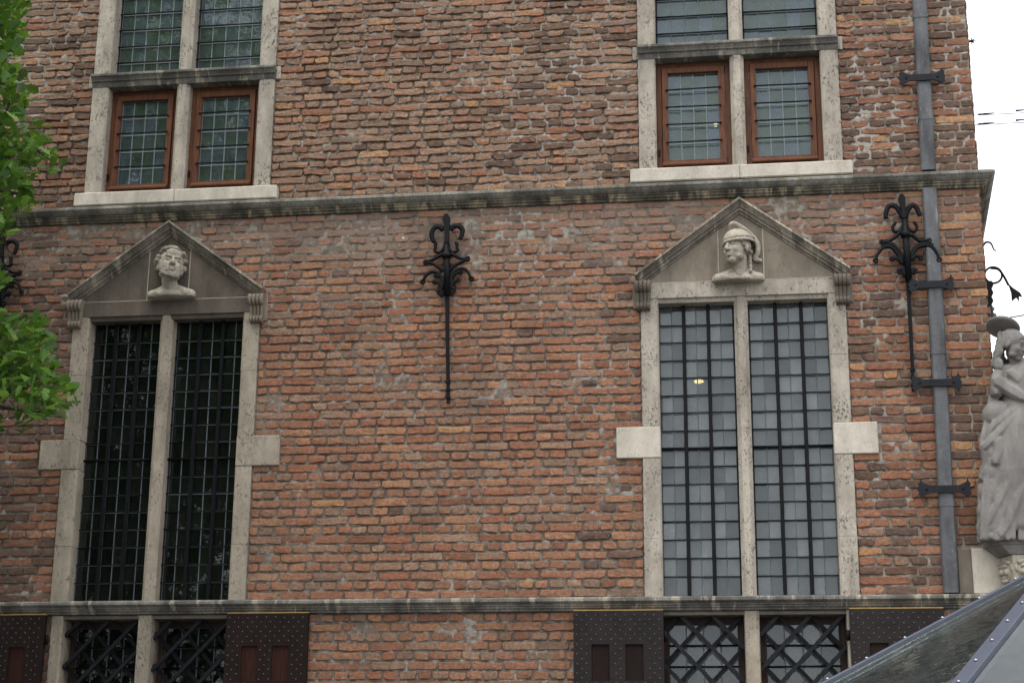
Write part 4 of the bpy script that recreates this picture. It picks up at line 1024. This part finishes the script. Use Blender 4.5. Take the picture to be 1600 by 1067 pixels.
# shoulder, upper arm, sleeve, forearm carried across the body
fold([(1564, 580, -.04), (1558, 596, -.08), (1558, 614, -.10)], 0.058, 0.056)
fold([(1560, 598, -.12), (1582, 612, -.17), (1604, 622, -.2), (1630, 612, -.22)], 0.060, 0.036)
fold([(1580, 584, -.13), (1594, 596, -.15)], 0.040, 0.040)
fold([(1570, 580, -.03), (1596, 578, -.05), (1620, 580, -.03)], 0.055, 0.055)
fold([(1632, 582, -.05), (1644, 606, -.10), (1626, 616, -.2)], 0.058, 0.036)
# neck, head (turned towards the side street and down)
hp = P3(1584, 539, SY - 0.06)
Hm = Matrix.Translation(hp) @ Matrix.Rotation(rad(52), 4, 'Z') @ Matrix.Rotation(rad(16), 4, 'X') @ Matrix.Diagonal((0.86, 0.86, 0.86, 1))
hb = head_bm(Hm, True)
tmp = bpy.data.meshes.new('t'); hb.to_mesh(tmp); hb.free(); bm.from_mesh(tmp)
add_cap(bm, hp + Vector((-0.01, 0.03, -0.05)), Vector((SX + 0.0, SY, 4.50)), 0.045, 0.07)
remeshed('figure', bm, M['statue'], st, 0.0065, 1)
bm = bmesh.new()
for k in range(60):
    a = random.uniform(0, 1); s = random.choice((-1, 1)); f = random.random()
    p = Hm @ Vector((s * (0.070 + 0.02 * a + 0.012 * f), 0.022 + 0.07 * f, 0.075 - 0.27 * a)); r = 0.014 + 0.006 * random.random(); add_ell(bm, p, (r, r, r * 2.6), None, 1)
for k in range(26):
    p = Hm @ Vector((random.uniform(-0.07, 0.07), 0.095 + random.uniform(-0.01, 0.03), 0.07 - 0.28 * random.random())); add_ell(bm, p, (0.026, 0.026, 0.05), None, 1)
add_ell(bm, (0, 0.030, 0.052), (0.084, 0.096, 0.084), Hm, 2)
remeshed('long_hair', bm, M['statue'], st, 0.0055, 1)
bm = bmesh.new(); hc = P3(1567, 512, SY - 0.03)
q = bmesh.ops.create_cone(bm, cap_ends=True, segments=28, radius1=0.112, radius2=0.118, depth=0.022)
bmesh.ops.transform(bm, matrix=Matrix.Translation(hc) @ Matrix.Rotation(rad(17), 4, 'Y') @ Matrix.Rotation(rad(-24), 4, 'X'), verts=q['verts'])
bmesh.ops.bevel(bm, geom=[e for e in bm.edges if len(e.link_faces) == 2 and any(len(f.verts) > 4 for f in e.link_faces)], offset=0.006, segments=2, affect='EDGES')
bm_obj('halo', bm, M['statue'], st)
tube('halo_stay', M['irongrey'], st, [hc, hc + Vector((0.0, 0.06, -0.06))], 0.008, 6)

# ------------------------------------------------------------------ iron and wires on the side wall
t = thing('iron_hook', 'small curled iron hook sticking out past the corner under the string course', 'hook', wp(1533, 385, 0.35))
tube('hook_bar', M['iron'], t, curve([wp(1520, 392, 0.35), wp(1534, 386, 0.35), wp(1540, 379, 0.35), wp(1548, 380, 0.35), wp(1553, 390, 0.35), wp(1557, 392, 0.35)], 5), 0.011, 6, 0.004)
t = thing('sign_bracket', 'looped iron bracket with arrow shaped leaf sticking out above the statue', 'bracket', wp(1540, 480, 0.4))
cc = wp(1552, 430, 0.4); R_ = 0.062
loop = [cc + Vector((R_ * math.cos(a), 0, R_ * math.sin(a))) for a in [rad(180 - 16 * i) for i in range(23)]]
tube('loop', M['iron'], t, [wp(1541, 470, 0.4), wp(1541, 445, 0.4)] + loop, 0.0085, 6)
tube('arm', M['iron'], t, curve([wp(1548, 419, 0.4), wp(1560, 421, 0.4), wp(1568, 431, 0.4), wp(1576, 446, 0.4)], 5), 0.009, 6)
L = [wp(*p, 0.4) for p in ((1575, 443), (1582, 450), (1594, 458), (1597, 464), (1592, 463), (1592, 471), (1588, 465), (1581, 471), (1580, 458))]
prism_y('leaf', M['iron'], t, [(p.x, p.z) for p in L], 0.39, 0.405)
zig = []
for i in range(9):
    zig.append((wp(1549 + (3 if i % 2 else 0), 440 + i * 6.2, 0.4)))
prism_y('toothed_plate', M['iron'], t, [(p.x, p.z) for p in zig] + [(wp(1538, 490, 0.4).x, zig[-1].z), (wp(1538, 440, 0.4).x, zig[0].z)], 0.38, 0.41)
t = thing('corner_stay', 'weathered stone and iron stay between the wall and the halo of the statue', 'stay', wp(1545, 505, 0.05))
bm = bmesh.new()
for q_ in range(9): add_ell(bm, (1.80 + random.uniform(0, 0.05), 0.08 + random.uniform(-0.04, 0.04), wp(1550, 506 - 2.6 * q_, 0.1).z), (0.028, 0.03, 0.022), None, 1)
remeshed('rough_stone', bm, M['statue'], t, 0.006, 0)
tube('stay_rod', M['irongrey'], t, [wp(1549, 478, 0.0), wp(1553, 506, -0.04), wp(1556, 512, -0.1)], 0.009, 6)
for k, (a, b) in enumerate((((1512, 181), (1640, 168)), ((1512, 196), (1640, 183)))):
    t = thing('overhead_wire', 'thin wire running off from the building corner, ' + ('upper of the two' if k == 0 else 'lower of the two'), 'wire', wp(*a, 0.5), 'wires leaving the corner')
    p, q = wp(*a, 0.5), wp(*b, -0.6); e = p + (q - p) * 9; mid = p.lerp(e, 0.5) - Vector((0, 0, 0.12))
    tube('wire', M['wire'], t, curve([p, p.lerp(mid, 0.5) - Vector((0, 0, 0.01)), mid, mid.lerp(e, 0.5) + Vector((0, 0, 0.01)), e], 6), 0.003, 5)
    for f in (0.15, 0.215, 0.62): tube('insulator', M['insul'], t, [p + (q - p) * f, p + (q - p) * (f + 0.04), p + (q - p) * (f + 0.13)], 0.009, 6, 0.004)
t = thing('statue_wire', 'thin wire leading off from the halo of the statue', 'wire', wp(1566, 498, 0.05))
p, q = wp(1560, 499, 0.0), wp(1602, 492, -0.4); tube('wire', M['wire'], t, [p, q, p + (q - p) * 8], 0.005, 5)
t = thing('iron_spike', 'small spiky iron fixing on the corner edge high up beside the pipe', 'fixing', wp(1519, 65, 0.05))
for a in range(7):
    p = wp(1519, 65, 0.05); d = Vector((math.cos(rad(a * 51)), -0.2, math.sin(rad(a * 51)))) * 0.03; tube('spike', M['iron'], t, [p, p + d], 0.006, 4, 0.002)
tube('pin', M['iron'], t, [wp(1505, 66, 0.05), wp(1520, 65, 0.05)], 0.008, 5)
t = thing('small_wall_plug', 'tiny pale round plug in the brick left of the middle iron anchor', 'plug', wp(630, 373))
bm = bmesh.new(); add_ell(bm, wp(630, 373, -0.004), (0.013, 0.008, 0.016)); bm_obj('plug', bm, M['joint'], t, True)

# ------------------------------------------------------------------ glass canopy in front of the building
cy = -5.2
can = thing('glass_canopy', 'sloping glass canopy with blue grey steel rails and bolts in front of the corner', 'canopy', (2.2, cy, 0))
G1a, G1b = wp(1205, 1112, cy), wp(1660, 874, cy + 0.55)          # back-left rail
G2a, G2b = wp(1395, 1200, cy - 1.0), wp(1660, 866, cy + 0.45)      # front-left rail
apex = (G1b + G2b) / 2; d1 = (apex - G1a); d2 = (apex - G2a)
G3a = Vector((G2a.x + 1.9, G2a.y - 0.15, G2a.z)); G4a = Vector((G1a.x + 2.1, G1a.y + 0.35, G1a.z))
def rail(a, b, w, h, name='rail'):
    t = (b - a).normalized(); up = Vector((0, 0, 1)); s = t.cross(up).normalized(); u = s.cross(t)
    bm = bmesh.new(); A = [bm.verts.new(a + s * p * w / 2 + u * q * h / 2) for p, q in ((-1, -1), (1, -1), (1, 1), (-1, 1))]; B = [bm.verts.new(b + s * p * w / 2 + u * q * h / 2) for p, q in ((-1, -1), (1, -1), (1, 1), (-1, 1))]
    bm.faces.new(A); bm.faces.new(list(reversed(B)))
    for i in range(4): bm.faces.new((A[i], B[i], B[(i + 1) % 4], A[(i + 1) % 4]))
    bmesh.ops.bevel(bm, geom=list(bm.edges), offset=0.003, segments=1, affect='EDGES')
    o = bm_obj(name, bm, M['rail'], can); L = (b - a).length; s0 = 0.08; bm = bmesh.new()
    while s0 < L - 0.05:
        add_ell(bm, a + t * s0 + u * (h / 2 + 0.002), (0.008, 0.008, 0.006), None, 1); s0 += 0.185
    bm_obj('bolts', bm, M['steel'], o, True); return o
rail(G1a, apex, 0.024, 0.018); rail(G2a, apex, 0.058, 0.024); rail(G3a, apex, 0.062, 0.030); rail(G4a, apex, 0.045, 0.030)
rail(G1a, G2a, 0.06, 0.06, 'eaves_beam'); rail(G2a, G3a, 0.06, 0.06, 'eaves_beam'); rail(G3a, G4a, 0.06, 0.06, 'eaves_beam'); rail(G4a, G1a, 0.06, 0.06, 'eaves_beam')
def glass_tri(a, b, c):
    n = (b - a).cross(c - a).normalized() * 0.008; sh = [((p * 0.97) + (a + b + c) / 3 * 0.03) for p in (a, b, c)]
    v = [p for p in sh] + [p - n for p in sh]
    raw_obj('glass_panel', [tuple(p) for p in v], [(0, 1, 2), (5, 4, 3), (0, 3, 4, 1), (1, 4, 5, 2), (2, 5, 3, 0)], M['glass_canopy'], can)
for a, b in ((G1a, G2a), (G2a, G3a), (G3a, G4a), (G4a, G1a)): glass_tri(a, b, apex)
for p in (G1a, G2a, G3a, G4a): box('post', M['rail'], can, p.x - 0.035, p.x + 0.035, p.y - 0.035, p.y + 0.035, 0.0, p.z - 0.03, 0.004)

# ------------------------------------------------------------------ oak tree at the left
tree = thing('oak_tree', 'green oak tree reaching in front of the brick wall beside the dark windows', 'tree', (-7.0, -4.6, 0))
def leaf_verts():
    w = [0.02, 0.06, 0.18, 0.10, 0.28, 0.15, 0.36, 0.22, 0.36, 0.24, 0.20, 0.0]
    n = len(w); v, f = [], []; bend = random.uniform(-0.25, 0.35); fold_ = random.uniform(0.1, 0.45)
    for i, a in enumerate(w):
        t = i / (n - 1); z0 = bend * t * t; k = a * random.uniform(0.8, 1.2)
        v += [(t, -k, z0 + fold_ * k), (t, 0, z0), (t, k, z0 + fold_ * k)]
    for i in range(n - 1):
        a = 3 * i; f += [(a, a + 3, a + 4, a + 1), (a + 1, a + 4, a + 5, a + 2)]
    return v, f
LV = [leaf_verts() for _ in range(8)]; LM = []
for v, f in LV:
    me = bpy.data.meshes.new('leaf'); me.from_pydata(v, [], f); me.update(); me.materials.append(M['leaf']); LM.append(me)
def leaf_matrix(p, out, size):
    d = Vector((out.x * 0.7 + random.gauss(0, 0.7), out.y + random.gauss(0, 0.7), out.z + random.gauss(0, 0.6) - 0.1)).normalized()
    up = Vector((random.gauss(0, 0.5), random.gauss(-0.25, 0.5), 1)); y = up.cross(d)
    y.normalize(); z = d.cross(y)
    return Matrix.Translation(p) @ Matrix(((d.x, y.x, z.x, 0), (d.y, y.y, z.y, 0), (d.z, y.z, z.z, 0), (0, 0, 0, 1))) @ Matrix.Scale(size, 4)
# outline of the foliage in the picture: for each height the farthest reach to the right
REACH = [(-60, 60), (0, 54), (40, 48), (70, 44), (92, 34), (100, 24), (112, 42), (150, 55), (175, 74), (205, 78), (235, 92), (262, 108), (285, 96), (305, 76), (325, 58), (345, 30), (380, 28), (405, 24), (440, 14), (470, 4), (492, 2), (502, 72), (520, 84), (545, 84), (565, 100), (590, 118), (610, 134), (630, 112), (655, 84), (675, 44), (690, 6), (1200, -60)]
def reach(y):
    for (a, b), (c, d) in zip(REACH, REACH[1:]):
        if a <= y <= c: return b + (d - b) * (y - a) / (c - a)
    return -60
near, nodes = [], []
k = 0
while len(near) < 2500 and k < 90000:
    k += 1; py = random.uniform(-40, 690); px = random.uniform(-70, 135); r = reach(py)
    if px > r - 10 - 16 * random.random(): continue
    if float(vnoise(px, py, 26, 55)) * 0.6 + 0.4 * float(vnoise(px, py, 60, 56)) < 0.33: continue
    p = wp(px, py, -2.6 + random.gauss(0, 0.30)); q = wp(px - 60, py + 25, p.y)
    near.append((leaf_matrix(p, (p - q).normalized(), random.uniform(0.060, 0.105)), px))
vis = sorted([n for n in near if n[1] > -12], key=lambda n: -n[0].translation.y * -1)
vis.sort(key=lambda n: n[0].translation.y)
objs, left = vis[:300], vis[300:] + [n for n in near if n[1] <= -12]
for Mx, _ in objs:
    o = bpy.data.objects.new('leaf', random.choice(LM)); COL.objects.link(o); o.parent = tree; o.matrix_parent_inverse = Matrix.Translation(-tree.location); o.matrix_basis = Mx
# the crown itself, outside the picture on the left, reflected in the left windows
mass = [m for m, _ in left]
cl = []
for i in range(300):
    while True:
        d = Vector((random.uniform(-1, 1), random.uniform(-1, 1), random.uniform(-1, 1)))
        if 0.35 < d.length < 1: break
    cl.append(Vector((-7.0 + d.x * 3.1, -4.6 + d.y * 2.7, 6.9 + d.z * 4.0)))
for i in range(130): cl.append(Vector((random.uniform(-8.8, -4.7), random.uniform(-6.4, -3.6), random.uniform(2.5, 7.2))))
for c in cl:
    for i in range(52):
        d = Vector((random.gauss(0, 1), random.gauss(0, 1), random.gauss(0, 0.7))).normalized(); p = c + d * random.uniform(0.25, 0.62)
        px, py, dep = pix(p)
        if dep < 0.5 or px > -30: 
            if not (px < -30): continue
        mass.append(leaf_matrix(p, d, random.uniform(0.13, 0.20)))
V, F, RN = [], [], []
base = [(np.array(v), f) for v, f in LV]
for m in mass:
    v, f = random.choice(base); A = np.array(m); w = v @ A[:3, :3].T + A[:3, 3]; o = len(V); V += w.tolist(); F += [tuple(i + o for i in q) for q in f]; RN += [random.random()] * len(v)
me = bpy.data.meshes.new('foliage'); me.from_pydata(V, [], F); me.update()
at = me.attributes.new('rnd', 'FLOAT', 'POINT'); at.data.foreach_set('value', RN)
fo = link('foliage', me, M['leaf_mass'], tree); fo['kind'] = 'stuff'
T0 = Vector((-7.0, -4.6, 0)); bm = bmesh.new()
add_tube(bm, curve([T0, T0 + Vector((0.05, 0.03, 1.5)), T0 + Vector((-0.05, 0.0, 3.2)), T0 + Vector((0.1, 0.05, 5.5)), T0 + Vector((0, 0, 8.5))], 5), 0.26, 10, 0.06); bm_obj('trunk', bm, M['bark'], tree, True)
def limb(pts, r0, r1): tube('branch', M['bark'], tree, curve(pts, 6), r0, 7, r1)
for i in range(9):
    c = cl[i * 30]; s = T0 + Vector((0, 0, 3 + i * 0.45)); limb([s, s.lerp(c, 0.5) + Vector((0, 0, 0.3)), c], 0.07, 0.015)
def twig(pts, r0=0.02, r1=0.004): limb([wp(a, b, y) for a, b, y in pts], r0, r1)
S1 = T0 + Vector((0.1, 0.05, 4.2))
limb([S1, S1.lerp(wp(-80, 300, -3.0), 0.6) + Vector((0, 0, 0.15)), wp(-80, 300, -3.0)], 0.07, 0.028); limb([S1, S1.lerp(wp(-70, 640, -2.9), 0.6), wp(-70, 640, -2.9)], 0.06, 0.022)
limb([S1 + Vector((0, 0, 1)), wp(-160, 60, -3.4), wp(-60, 40, -2.9)], 0.06, 0.02)
twig([(-80, 300, -3.0), (-10, 270, -2.7), (40, 230, -2.6), (85, 255, -2.5)]); twig([(-80, 300, -3.0), (-20, 240, -2.7), (12, 170, -2.6), (35, 110, -2.5)]); twig([(-40, 285, -2.9), (10, 300, -2.6), (60, 305, -2.5)]); twig([(-80, 300, -3.0), (-20, 345, -2.7), (20, 400, -2.6)], 0.016)
twig([(-70, 640, -2.9), (0, 620, -2.7), (50, 590, -2.6), (110, 608, -2.5)]); twig([(-70, 640, -2.9), (-10, 590, -2.6), (25, 555, -2.5), (60, 520, -2.5)], 0.016); twig([(-30, 630, -2.8), (30, 640, -2.6), (80, 645, -2.5)], 0.013); twig([(50, 590, -2.6), (48, 560, -2.55), (62, 540, -2.5)], 0.008, 0.003)
twig([(-60, 40, -2.9), (0, 40, -2.7), (35, 25, -2.6)]); twig([(-60, 40, -2.9), (-10, 60, -2.7), (25, 85, -2.6)], 0.014)
